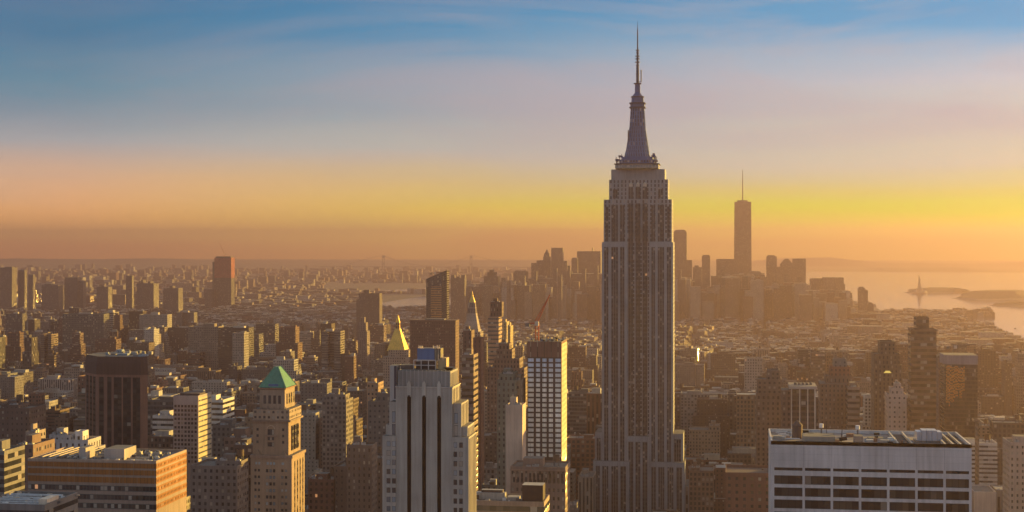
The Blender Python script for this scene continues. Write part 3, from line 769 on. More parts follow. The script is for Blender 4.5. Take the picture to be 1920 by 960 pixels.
# ------------------------------------------------------------------ dark brown faceted tower
def faceted_tower():
    D = 1000.0; col = (.19, .10, .075)
    root = thing('faceted_tower', 'dark brown chamfered office tower with tall black window strips and a solid cap', 'office tower', (XX(218, D), D, 0))
    a, b, c, d = XX(160, D + 16), XX(181, D), XX(264, D), XX(277, D + 14)
    d, d2 = XX(277, D + 5), XX(276, D + 36)
    poly = [(b, D), (c, D), (d, D + 5), (d2, D + 36), (XX(262, D + 50), D + 50), (b, D + 50), (a, D + 36), (a, D + 16)]
    cx_, cy_ = (a + d) / 2, D + 25
    sc = lambda k: [(cx_ + (x - cx_) * k, cy_ + (y - cy_) * k) for x, y in poly]
    z1, z2, z3 = ZZ(712, D), ZZ(690, D), ZZ(677, D)
    MB().prism(poly, 0, z1, col, NW, roof=ROOF).build('tower_body', FAC, root)
    MB().prism(sc(1.012), z1, z2, (.075, .04, .032), roof=ROOF, top=sc(1.0)).prism(sc(1.0), z2, z3, (.075, .04, .032), roof=ROOF, top=sc(.965)).build('cap', FAC, root)
    for p, q in ((186, 194.5), (201.3, 209), (213.5, 228), (230.8, 245.5), (249, 262.5)):
        MB().box(XX(p, D), XX(q, D), D - .12, D, 0, ZZ(717, D), (.035, .03, .03), (.92, .62, .0), bay=2.6, fl=3.8).build('window_strip', BLK, root)
    for k in range(3):
        t0, t1 = .12 + k * .3, .30 + k * .3
        p = (a + (b - a) * t0, D + 16 - 16 * t0); q = (a + (b - a) * t1, D + 16 - 16 * t1)
        n = (-.15, -.12)
        MB().prism([(p[0] + n[0], p[1] + n[1]), (q[0] + n[0], q[1] + n[1]), q, p], 0, ZZ(717, D), (.02, .018, .02), (.9, .62, .0), bay=2, fl=3.8).build('window_strip', BLK, root)
    r = random.Random(8); ju = MB()
    for _ in range(26):
        x, y = r.uniform(b, c), D + r.uniform(6, 40); w = r.uniform(.8, 2.6)
        ju.box(x - w, x + w, y - w, y + w, z3, z3 + r.uniform(.5, 2.2), r.choice([DGREY, GREY, (.2, .24, .28)]))
    ju.build('roof_clutter', FAC, root)['kind'] = 'stuff'
    keep(156, 280, 856, D, a, d, D, D + 50)
faceted_tower()

# ------------------------------------------------------------------ unfinished tower with pale blue panels
def panel_tower():
    D = 1000.0
    X0, X1 = XX(989, D), XX(1052.5, D)
    root = thing('unfinished_tower', 'unfinished slim tower with a grid of pale panels and a bare brown top', 'tower', ((X0 + X1) / 2, D, 0))
    col = (.06, .045, .042)
    MB().box(X0, X1, D, D + 34, 0, ZZ(669, D), col, NW, roof=ROOF).build('tower_body', FAC, root)
    zt = ZZ(669, D)
    MB().box(X0 - .1, X1 + .1, D - .1, D + 34.1, zt, ZZ(640, D), (.16, .085, .065), (.1, 1, 0), bay=4.4, roof=ROOF).build('bare_top', FAC, root)
    cols = [(990, 1000.6), (1005, 1012.6), (1017, 1024.7), (1029.1, 1036.8), (1041.3, 1051.6)]
    r = random.Random(6)
    n = 0
    for k in range(20):
        y = 671.5 + 9.35 * k
        t = min(1, k / 6)
        for a, b in cols:
            c = tuple((1 - t) * u + t * v for u, v in zip((.46, .55, .70), (.86, .85, .80)))  # sky reflection put into the pale panel colour, bluer at the top
            s = r.uniform(.88, 1.06); c = tuple(min(.85, x * s) for x in c)
            MB().box(XX(a, D), XX(b, D), D - .15, D, ZZ(y + 6.3, D), ZZ(y, D), c, (.08, 1, .6), bay=1.25, fl=9).build('facade_panel', FAC, root)
    MB().box(X1, X1 + .15, D + 1, D + 33, 0, ZZ(645, D), (.55, .44, .28), (.25, .5, .35), bay=2.6, fl=3.3).build('sun_tinted_wall', FAC, root)  # sunlight on this flank painted as a pale yellow base colour
    zr = ZZ(640, D); ju = MB()
    for _ in range(34):
        x, y = r.uniform(X0, X1), D + r.uniform(0, 33); w = r.uniform(.2, .9)
        ju.box(x - w, x + w, y - w, y + w, zr, zr + r.uniform(.4, 2.0), r.choice([DGREY, (.09, .12, .2), BLACK, (.5, .3, .08)]))
    ju.build('roof_clutter', FAC, root)['kind'] = 'stuff'
    keep(987, 1066, 868, D, X0, X1, D, D + 34)
panel_tower()
crane('red crane with raised jib on the unfinished tower with pale panels', 1007, 640, 1010, 12, 21, R(66))

# ------------------------------------------------------------------ brown slab, gilded pyramid, slanted glass tower, clock tower
def plain_slab():
    D = 1900.0; X0, X1 = XX(769, D), XX(854, D)
    root = thing('brown_slab', 'wide plain brown slab tower standing behind the slotted stone tower', 'office tower', ((X0 + X1) / 2, D, 0))
    MB().box(X0, X1, D, D + 26, 0, ZZ(604, D), (.115, .06, .05), (.3, .5, 0), bay=2.2, fl=3.7, roof=ROOF).build('tower_body', FAC, root)
    MB().box(X0 - .2, X1 + .2, D - .2, D + 26.2, ZZ(604, D), ZZ(601.5, D), (.10, .05, .042)).build('parapet', FAC, root)
    MB().box(X0 + 18, X1 - 16, D + 8, D + 20, ZZ(601.5, D), ZZ(601.5, D) + 1.4, DGREY).build('bulkhead', FAC, root)
    keep(766, 862, 690, D, X0, X1, D, D + 26)
plain_slab()

def gold_pyramid():
    D = 2000.0; root = thing('gilded_tower', 'pale block tower crowned by a tall gilded pyramid', 'tower', (XX(746, D), D, 0))
    c = (.30, .24, .20)
    MB().box(XX(718, D), XX(774, D), D, D + 40, 0, ZZ(672, D), c, (.4, .5, 0), roof=ROOF).build('tower_body', FAC, root)
    MB().box(XX(727, D), XX(765, D), D + 4, D + 32, ZZ(672, D), ZZ(659, D), c, (.4, .5, 0), roof=ROOF).build('upper_tier', FAC, root)
    x = XX(746, D + 18); y = D + 18; z0, z1, z2, z3 = ZZ(659, y), ZZ(618, y), ZZ(606, y), ZZ(591, y)
    h = 12.6; g = (.66, .40, .085)
    q = lambda k: [(x - k, y - k), (x + k, y - k), (x + k, y + k), (x - k, y + k)]
    MB().prism(q(h), z0, z1, g, top=q(3.2)).build('pyramid_roof', GOLD, root)
    MB().prism(q(2.9), z1, z2, (.4, .25, .08), (.5, .8, 0), top=q(2.4)).prism(q(2.7), z2, z3, g, top=q(.15)).build('lantern', GOLD, root)
    keep(716, 776, 688, D, XX(718, D), XX(774, D), D, D + 40)
gold_pyramid()

def slant_tower():
    D = 2350.0; x0, x1, y0, y1 = XX(798, D), XX(836.5, D), D, D + 26
    root = thing('glass_tower', 'dark glass tower with a slanted roofline behind the brown slab', 'glass tower', ((x0 + x1) / 2, D, 0))
    zl, zr = ZZ(524, D), ZZ(507, D)
    m = MB(); c = (.04, .042, .048); w = (.94, .7, .02); wo = (.93, .55, .0)
    xa, xb = x0 + (x1 - x0) * .24, x0 + (x1 - x0) * .80
    za, zb = zl + (zr - zl) * .24, zl + (zr - zl) * .80
    nf = 60
    def wall(p, q, zp, zq, c, w):
        n = max(1, round(math.hypot(p[0] - q[0], p[1] - q[1]) / 1.8))
        m.face([(p[0], p[1], 0), (q[0], q[1], 0), (q[0], q[1], zq), (p[0], p[1], zp)], c, w, [(0, 0), (n, 0), (n, nf), (0, nf)])
    wall((x0, y0 + 5), (xa, y0), zl, za, c, w); wall((xa, y0), (xb, y0), za, zb, c, w); wall((xb, y0), (x1, y0 + 6), zb, zr, c, w)
    wall((x1, y0 + 6), (x1, y1), zr, zr, c, w); wall((x1, y1), (x0, y1), zr, zl, c, w); wall((x0, y1), (x0, y0 + 5), zl, zl, c, w)
    m.face([(x0, y0 + 5, zl), (xa, y0, za), (xb, y0, zb), (x1, y0 + 6, zr), (x1, y1, zr), (x0, y1, zl)], ROOF)
    m.build('tower_body', GLZ, root)
    MB().box(xa + .6, xb - .6, y0 - .15, y0, 0, ZZ(537, D), (.30, .15, .06), (.8, .5, .06), bay=2, fl=3.7).build('reflection_panel', GLZ, root)  # orange base colour stands in for the glow reflected by the glass
    keep(796, 838, 600, D, x0, x1, y0, y1)
slant_tower()
crane('flat crane working on top of the slanted dark glass tower', 816, 518, 2358, 5, 12, R(8), (.2, .09, .06))

def clock_tower():
    D = 2170.0; y = D + 11; x = XX(883, D)
    root = thing('spire_tower', 'stone campanile tower with a steep pyramid and gilded lantern', 'tower', (x, D, 0))
    s = y / F; c = (.27, .225, .20)
    q = lambda px: [(x - px * s, y - px * s), (x + px * s, y - px * s), (x + px * s, y + px * s), (x - px * s, y + px * s)]
    z = lambda py: ZZ(py, y)
    MB().prism(q(17), 0, z(632), c, (.36, .5, 0), roof=ROOF).build('shaft', FAC, root)
    MB().prism(q(18.5), z(632), z(622), c, (.5, .7, 0), bay=4).build('arcade', FAC, root)
    MB().prism(q(14.5), z(622), z(588), c, (.12, .2, 0), bay=3, fl=6, top=q(8.2)).build('pyramid_roof', FAC, root)
    MB().prism(q(8), z(588), z(567), (.2, .16, .15), (.5, .8, 0), bay=2.4, fl=8, top=q(6)).build('lantern_stage', FAC, root)
    MB().prism(q(5.5), z(567), z(558), (.55, .38, .10), top=q(2.6)).prism(q(2.2), z(558), z(545), (.55, .38, .10), top=q(.2)).build('lantern', GOLD, root)
    keep(864, 902, 660, D, x - 17 * s, x + 17 * s, D, D + 26)
clock_tower()
# ------------------------------------------------------------------ other single towers of the middle distance
T = tower
T('brick_tower', 'narrow dark brick tower with a sunlit flank in front of the campanile', 'tower', 1300, [(868, 884, 622), ], 720, 16, (.13, .075, .06), (.2, .6, 0))
T('brick_tower', 'rusty red brick tower with rounded top edge beside the slotted stone tower', 'tower', 1150, [(887, 902.5, 636), ], 900, 14, (.15, .07, .05), (.15, .5, 0), top=False)
T('apartment_tower', 'banded brown tower with pale floor lines just behind the slotted stone tower', 'apartment tower', 1080, [(866, 888, 668)], 840, 20, (.19, .13, .105), BAND, fl=4.4)
T('apartment_tower', 'tan apartment tower with orange glass corner and dark top', 'apartment tower', 1700, [(915, 935, 594), (919, 941, 568, 3, 14, (.10, .06, .05), (.3, .6, 0))], 700, 26, (.30, .19, .13), (1, .4, .12), fl=4.6)
T('setback_tower', 'brown setback tower with golden cap and stepped sunlit shoulders', 'tower', 1400, [(913, 983, 692), (926, 974, 674, 3), (931, 960, 657, 6), (935, 955, 646, 8)], 740, 32, (.15, .10, .085), (.4, .55, 0))
T('glass_tower', 'slim pale yellow towers edge lit by the sun behind the setback tower', 'tower', 1900, [(943, 950, 605)], 660, 24, (.36, .27, .14), (.2, .6, 0))
T('glass_tower', 'slim sunlit tower next to the stepped brown tower, slightly shorter one', 'tower', 1850, [(952, 957, 613)], 690, 24, (.36, .27, .14), (.2, .6, 0))
T('office_tower', 'grey green office tower with a stepped top beside the blank beige wall', 'office tower', 980, [(932, 966, 716), (936, 962, 704, 2)], 905, 26, (.135, .145, .125), (.35, .5, 0))
T('office_tower', 'beige office tower with small round windows near its top', 'office tower', 990, [(953, 977, 718), (962, 978, 716, 1)], 800, 22, (.27, .22, .165), (.25, .3, 0), bay=4, fl=6)
T('blank_wall_tower', 'pale pink blank walled tower with no windows on its broad side', 'tower', 930, [(948, 979.5, 763)], 905, 16, (.46, .36, .30), NW)
# classical block with pilasters in front of the panel tower
r0, d0 = T('classical_block', 'brown classical block with a row of tall pilasters below its roof', 'office block', 880, [(957, 1060, 879)], 2000, 26, (.20, .14, .115), (.4, .4, 0), bay=2.6, fl=5, tank=True)
Y = 880
for i in range(13):
    a = 962 + i * 7.5
    MB().box(XX(a, Y), XX(a + 4, Y), Y - .1, Y - .004, ZZ(904, Y), ZZ(886, Y), (.05, .035, .03), (.8, .8, 0), bay=2, fl=3).build('window_slot', FAC, r0)
MB().box(d0[0] - .4, d0[1] + .4, Y - .6, Y + 26, ZZ(881.5, Y), ZZ(879.8, Y), (.26, .18, .14)).build('cornice', FAC, r0)
# low roof with a dark box in front of it
r1, d1 = T('low_office_block', 'low block with a flat grey roof and a large dark plant box', 'office block', 720, [(880, 1020, 944)], 2000, 22, (.30, .22, .17), (1, .5, .1), fl=5, top=False)
Y = 724
MB().box(XX(979, Y), XX(1018, Y), Y, Y + 9, d1[4], ZZ(909, Y), (.035, .022, .02), roof=GREY).build('plant_box', FAC, r1)
for a, b, h in ((890, 945, 3.2), (900, 940, 4.4), (950, 972, 1.6), (884, 896, 2.2)):
    MB().box(XX(a, Y + 3), XX(b, Y + 3), Y + 3 + h, Y + 11, d1[4], d1[4] + h, random.Random(a).choice([GREY, (.3, .22, .2), DKBR]), roof=ROOFL).build('bulkhead', FAC, r1)
rr = random.Random(17); ju = MB()
for _ in range(40):
    x = XX(rr.uniform(884, 975), Y); y = 720 + rr.uniform(1, 20); w = rr.uniform(.2, .9)
    ju.box(x, x + w * 2, y, y + w, d1[4], d1[4] + rr.uniform(.3, 1.5), rr.choice([GREY, DGREY, (.55, .55, .56), DKBR]))
ju.build('roof_clutter', FAC, r1)['kind'] = 'stuff'

# left side
T('apartment_block', 'dark apartment block with a bright sunlit flank at the picture edge', 'apartment block', 900, [(-34, 54, 768), (2, 34, 762, 4)], 850, 24, (.105, .07, .06), (.3, .4, 0), tank=True)
T('brick_block', 'narrow tan block with a sunlit edge beside the white stepped building', 'apartment block', 860, [(48, 66, 812)], 850, 14, (.28, .22, .19), PUNCH)
T('brick_block', 'brown brick block glowing orange, between white corner building and banded office', 'apartment block', 700, [(30, 62, 838)], 910, 24, (.17, .105, .085), (.5, .5, .05))
T('white_block', 'white balcony block at the picture edge with slanting floor bands', 'apartment block', 640, [(-30, 8, 850)], 935, 20, (.15, .14, .135), (1, .6, 0))
T('white_block', 'white stepped art deco building in front of the dark chamfered tower', 'office block', 820, [(82, 168, 846), (86, 165, 828, 2), (92, 132, 819, 4)], 862, 22, (.38, .35, .35), (.3, .62, 0), bay=3.6, fl=9)
T('white_block', 'small white penthouse wing with a black slot window beside the chamfered tower', 'office block', 828, [(140, 155, 812)], 832, 8, (.60, .55, .54), (.3, .4, 0), bay=4.4, fl=6, top=False)
r2, d2 = T('office_block', 'low roof in the picture corner with silver pipes and a sunlit parapet', 'office block', 480, [(-40, 84, 951)], 2000, 26, (.17, .155, .15), BAND, top=False)
rr = random.Random(23); ju = MB()
for _ in range(44):
    x, y, w = rr.uniform(d2[0], d2[1]), rr.uniform(d2[2] + 1, d2[3] - 1), rr.uniform(.2, .8)
    ju.box(x, x + w * 2.6, y, y + w, d2[4], d2[4] + rr.uniform(.2, 1.4), rr.choice([GREY, (.6, .6, .62), DGREY, (.5, .4, .3)]))
for k in range(7):
    y = d2[2] + 2 + k * 3.2; ju.bar((d2[0] + 1, y, d2[4] + .8), (d2[1] - 3, y + rr.uniform(-2, 2), d2[4] + .9), .35, (.55, .56, .6))
ju.build('roof_clutter', FAC, r2)['kind'] = 'stuff'
MB().box(d2[1] - 3.6, d2[1] - .6, d2[2] + 3, d2[2] + 12, d2[4], d2[4] + 2.4, (.6, .5, .4)).build('bulkhead', FAC, r2)
# white grid tower
def grid_tower():
    D = 1100.0; X0, X1 = XX(325, D), XX(371.5, D); col = (.34, .30, .29)
    root = thing('grid_tower', 'grey office tower with a regular grid of square black windows and sunlit flank', 'office tower', ((X0 + X1) / 2, D, 0))
    MB().box(X0, X1, D, D + 30, 0, ZZ(754, D), col, (0, 0, 0), roof=ROOF).build('tower_body', FAC, root)
    MB().box(X0 + 3, X1 - 1, D + 6, D + 24, ZZ(754, D), ZZ(748, D), DKBR).build('bulkhead', FAC, root)
    for k in range(14):
        for i in range(7):
            a = 327 + i * 6.3; y = 769 + k * 8.2
            MB().box(XX(a, D), XX(a + 4.1, D), D - .1, D, ZZ(y + 4.7, D), ZZ(y, D), (.03, .025, .025), (.9, .9, 0), bay=9, fl=9).build('window', FAC, root)
    MB().box(X1, X1 + .1, D + 1, D + 29, 0, ZZ(756, D), (.50, .42, .28), (1, .3, .2), fl=4).build('sun_tinted_wall', FAC, root)  # flank painted lighter and yellower than the body, as if sunlit
    pm = MB(); parapet(pm, X0, X1, D, D + 30, ZZ(754, D), col, 1.2, .5); pm.build('parapet', FAC, root)
    keep(322, 400, 872, D, X0, X1, D, D + 30)
grid_tower()
T('white_office_block', 'low white office block with horizontal window bands beside the grid window tower', 'office block', 1180, [(286, 325, 782)], 812, 22, (.50, .45, .42), BAND, fl=4.2)
T('white_office_block', 'white banded office block showing over the shoulder of the grid window tower', 'office block', 1240, [(380, 418, 752)], 800, 30, (.52, .50, .48), BAND, fl=4.5)
T('dark_office_block', 'dark grey block beyond the grid window tower with a flat black roof', 'office block', 1010, [(398, 440, 800)], 850, 24, (.09, .085, .085), (.5, .5, 0))
T('brown_office_block', 'brown block with gridded front beside the green pyramid tower', 'office block', 860, [(420, 470, 824)], 905, 24, (.13, .085, .07), (.55, .5, 0))
T('stone_block', 'grey stone block with a long moulded cornice in front of the grid window tower', 'office block', 800, [(358, 445, 877), (404, 452, 868, 6)], 2000, 26, (.155, .13, .125), (.42, .5, 0), tank=True)
T('brown_office_block', 'plain dark brown block behind the green pyramid tower with faint window grid', 'office block', 820, [(438, 474, 838)], 2000, 20, (.075, .055, .05), (.5, .5, 0))
T('office_block', 'broad dark brown block with lit window rows beside the slotted stone tower', 'office block', 900, [(626, 716, 878), (648, 716, 862, 3)], 2000, 26, (.12, .085, .07), (.3, .35, 0), tank=True)
T('office_block', 'brown block with corniced roof and a bright orange end wall', 'office block', 860, [(650, 697, 838)], 870, 14, (.14, .105, .09), (.3, .5, 0))
T('office_tower', 'grey ribbed office tower with a sunlit edge, halfway from green pyramid to slots', 'office tower', 1150, [(604, 649, 752), (612, 648, 742, 4)], 868, 22, (.17, .145, .135), (.55, .55, .03), tank=True)
T('apartment_tower', 'brown tower block with faint balconies behind the slotted stone tower', 'apartment tower', 1000, [(690, 733, 756), (706, 733, 740, 4)], 850, 22, (.12, .105, .10), (.4, .4, .06))
T('brick_tower', 'tan brick tower with a row of punched windows behind the ribbed office tower', 'apartment tower', 1350, [(688, 709, 720)], 780, 22, (.30, .19, .13), PUNCH)
T('brick_block', 'low red brick block at the foot of the green pyramid tower', 'loft block', 900, [(578, 628, 902)], 2000, 20, (.15, .08, .065), PUNCH, tank=True)
T('office_tower', 'pale tower with tall vertical ribs in the low city beyond the chamfered tower', 'office block', 2100, [(71, 136, 712)], 745, 20, (.32, .29, .28), (.5, 1, 0), bay=3.4)
T('brown_slab', 'slender smooth tower with a pointed dark top and glowing flank, mid distance', 'tower', 2600, [(671, 688, 622), (673, 686, 606, 3), (676, 683, 596, 6)], 695, 22, (.16, .125, .12), (.3, .6, 0), top=False)
T('brown_slab', 'plain dark slab with a small rooftop box in front of the far river', 'apartment tower', 3600, [(668, 711.5, 562), (672.5, 711.5, 551, 1), (682, 692, 544.5, 10)], 590, 30, (.09, .07, .065), (.3, .4, 0), top=False)

# right-hand cluster
T('setback_tower', 'stepped brown tower with a boxy crown next to the white striped tower', 'office tower', 1090, [(1418, 1490, 752), (1418, 1482, 740, 2), (1420, 1466, 714, 5), (1437, 1462, 697, 8)], 818, 34, (.16, .115, .095), (.4, .5, 0), top=False)
def striped_tower():
    D = 1050.0; X0, X1 = XX(1484, D), XX(1529, D)
    root = thing('striped_tower', 'dark tower with white vertical stripes and an overhanging flat roof slab', 'office tower', ((X0 + X1) / 2, D, 0))
    MB().box(X0, X1, D, D + 26, 0, ZZ(722, D), (.075, .055, .048), (.9, .6, 0), fl=3.8, roof=ROOF).build('tower_body', FAC, root)
    for a in (1484, 1499.5, 1514.5, 1528):
        MB().box(XX(a - 1, D), XX(a + 1, D), D - .5, D - .01, 0, ZZ(722.2, D), (.5, .44, .4)).build('pier', FAC, root)
    MB().box(X0 - 1.5, X1 + 1, D - 1.2, D + 28, ZZ(722, D), ZZ(717, D), (.36, .31, .28), roof=(.17, .15, .14)).build('roof_slab', FAC, root)
    z = ZZ(717, D)
    for i in range(5): fan_unit(root, X0 + 3 + i * 2.6, D + 12, z, 1.8, 3, 1.2, DGREY)
    MB().box(XX(1466, D + 4), XX(1483.6, D + 4), D + 4, D + 24, 0, ZZ(726, D), (.15, .10, .085), PUNCH, roof=ROOF).build('side_wing', FAC, root)
    keep(1464, 1534, 818, D, X0 - 7, X1, D, D + 28)
striped_tower()
T('setback_tower', 'tall brown stepped tower with a grey boxed crown above a rusty neck', 'office tower', 1250, [(1538, 1590, 720), (1548, 1600, 707, 4), (1556, 1594, 690, 7, None, (.22, .105, .07)), (1563, 1588, 676, 8, None, (.17, .155, .15))], 818, 30, (.17, .11, .085), (.3, .5, 0), top=False)
T('apartment_block', 'tan block with pale floor bands beside the tower with the rusty neck', 'apartment block', 1230, [(1590, 1612, 728)], 805, 26, (.24, .175, .14), BAND, fl=4.6)
T('setback_tower', 'dark olive tower with shoulders and a lit arched window near its top', 'office tower', 1330, [(1639, 1692, 684), (1639, 1689, 666, 1), (1650, 1679, 643, 4)], 818, 30, (.12, .085, .065), (.35, .6, 0), top=False)
rt = bpy.data.objects['setback_tower.003'] if 'setback_tower.003' in bpy.data.objects else None
if rt:
    Yw = 1330
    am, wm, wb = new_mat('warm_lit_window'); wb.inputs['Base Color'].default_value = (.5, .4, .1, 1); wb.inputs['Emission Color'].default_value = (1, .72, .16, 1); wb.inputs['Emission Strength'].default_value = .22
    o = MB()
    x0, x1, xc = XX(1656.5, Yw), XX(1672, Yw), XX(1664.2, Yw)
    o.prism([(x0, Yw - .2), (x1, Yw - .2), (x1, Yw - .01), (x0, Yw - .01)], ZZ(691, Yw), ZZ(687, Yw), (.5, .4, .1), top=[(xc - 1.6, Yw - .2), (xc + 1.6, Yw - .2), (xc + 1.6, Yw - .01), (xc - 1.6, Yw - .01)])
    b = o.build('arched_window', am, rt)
T('apartment_block', 'pale pink stepped block at the foot of the tower with the lit arch', 'apartment block', 1200, [(1664, 1700, 742), (1670, 1694, 730, 3), (1678, 1690, 722, 5)], 818, 22, (.38, .29, .25), (.35, .4, 0))
T('apartment_tower', 'tallest brown banded apartment tower by the harbour with a stepped dark crown', 'apartment tower', 1700, [(1708, 1756, 619), (1718, 1742, 597, 3, None, (.09, .06, .05))], 818, 30, (.125, .085, .065), (1, .5, 0), fl=6.4, top=False)
T('apartment_tower', 'narrow dark tower between the banded tower and the orange reflecting glass tower', 'apartment tower', 1500, [(1760, 1773, 672), (1758, 1768, 669, 4)], 818, 18, (.13, .10, .095), (.3, .5, 0))
def mirror_tower():
    D = 1450.0; X0, X1 = XX(1771, D), XX(1833, D)
    root = thing('mirror_glass_tower', 'square dark glass tower with orange reflections under a plain grey top', 'glass tower', ((X0 + X1) / 2, D, 0))
    MB().box(X0, X1, D, D + 32, 0, ZZ(674, D), (.06, .045, .038), (.94, .7, .02), bay=1.6, fl=3.8, roof=ROOF).build('tower_body', GLZ, root)
    MB().box(X0 - .2, X1 + .2, D - .2, D + 32.2, ZZ(674, D), ZZ(657.5, D), (.22, .20, .23), roof=ROOF).build('plant_storey', FAC, root)
    r = random.Random(12); k = 0
    for i in range(14):                                   # low sun's reflection painted as orange panes, in ragged columns
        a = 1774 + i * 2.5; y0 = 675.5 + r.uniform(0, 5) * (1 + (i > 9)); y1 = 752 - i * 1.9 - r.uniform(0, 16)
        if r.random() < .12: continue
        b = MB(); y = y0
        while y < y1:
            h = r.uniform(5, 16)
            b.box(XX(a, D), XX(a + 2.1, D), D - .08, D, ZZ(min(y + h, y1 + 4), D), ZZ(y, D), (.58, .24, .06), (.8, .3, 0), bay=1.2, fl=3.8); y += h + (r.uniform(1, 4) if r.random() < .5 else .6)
        b.build('painted_reflection', MET, root)
    keep(1769, 1835, 800, D, X0, X1, D, D + 32)
mirror_tower()
crane('small crane with level jib on the orange reflecting glass tower', 1791, 657, 1462, 3.2, 19, R(9), (.12, .08, .07))
T('apartment_block', 'pale masonry block with an arched corner at the picture edge', 'apartment block', 950, [(1893, 1962, 833)], 905, 24, (.36, .28, .24), (.35, .45, .05), tank=True)
T('office_block', 'low pale roofed shed beside the white gridded slab', 'warehouse', 1050, [(1826, 1868, 925)], 940, 30, (.42, .36, .33), (0, 0, 0), top=False)
T('office_block', 'tan block with orange sunlit corner just past the pale gridded slab', 'office block', 1100, [(1834, 1836, 792), (1826, 1838, 790, 2)], 852, 14, (.24, .17, .12), PUNCH, top=False)
T('brick_block', 'brown brick block with tall window bays at the foot of the antenna tower', 'office block', 1150, [(1292, 1338, 885), (1296, 1312, 880, 3)], 2000, 26, (.17, .11, .085), (.55, .6, 0), tank=True)
T('brick_block', 'pale corner block with a cornice standing near the foot of the antenna tower', 'office block', 1600, [(1292, 1350, 808), (1329, 1349, 800, 4)], 850, 30, (.26, .19, .14), PUNCH)
T('stone_block', 'pale stone block hugging the base of the antenna tower, stepped corner', 'office block', 1230, [(1084, 1112, 896)], 2000, 30, (.27, .215, .175), STRIP)

# ------------------------------------------------------------------ far skyline
def far(px0, px1, py, D, label, name='hazy_tower', shape=None, col=(.085, .072, .07), dep=None, sub=()):
    X0, X1 = XX(px0, D), XX(px1, D); w = X1 - X0; d = dep or max(18, w * .8); z = ZZ(py, D)
    keep(px0, px1, 0, D, X0, X1, D, D + d)
    root = thing(name, label, 'tower', ((X0 + X1) / 2, D, 0), 'towers of the hazy far skyline')
    xm, ym = (X0 + X1) / 2, D + d / 2
    rect = lambda k, kk=None: [(xm - w / 2 * k, ym - d / 2 * (kk or k)), (xm + w / 2 * k, ym - d / 2 * (kk or k)), (xm + w / 2 * k, ym + d / 2 * (kk or k)), (xm - w / 2 * k, ym + d / 2 * (kk or k))]
    win = (.4, .5, 0)
    m = MB()
    if shape == 'round':
        z1 = z - w * .22
        m.prism(rect(1), 0, z1, col, win, cap=False); m.prism(rect(1), z1, z - w * .06, col, top=rect(.84), cap=False); m.prism(rect(.84), z - w * .06, z, col, top=rect(.5))
    elif shape == 'point':
        z1 = z - w * .8
        m.prism(rect(1), 0, z1, col, win); m.build('tower_body', FAC, root); m = MB().prism(rect(.8), z1, z, col, top=rect(.06)); m.build('spire', FAC, root); return root
    elif shape == 'gable':
        z1 = z - w * .42
        m.prism(rect(1), 0, z1, col, win, cap=False); m.prism(rect(1), z1, z, col, top=rect(.25, 1))
    elif shape == 'taper':
        m.prism(rect(1), 0, z * .12, col, win, cap=False); m.prism(rect(1), z * .12, z, col, win, top=rect(.94))
    else:
        m.prism(rect(1), 0, z, col, win)
    m.build('tower_body', FAC, root)
    for a, b, y in sub:
        MB().box(XX(a, D), XX(b, D), D + d * .2, D + d * .8, z if y < py else 0, ZZ(y, D), col, win if y > py else NW).build('upper_tier' if y < py else 'side_wing', FAC, root)
    return root
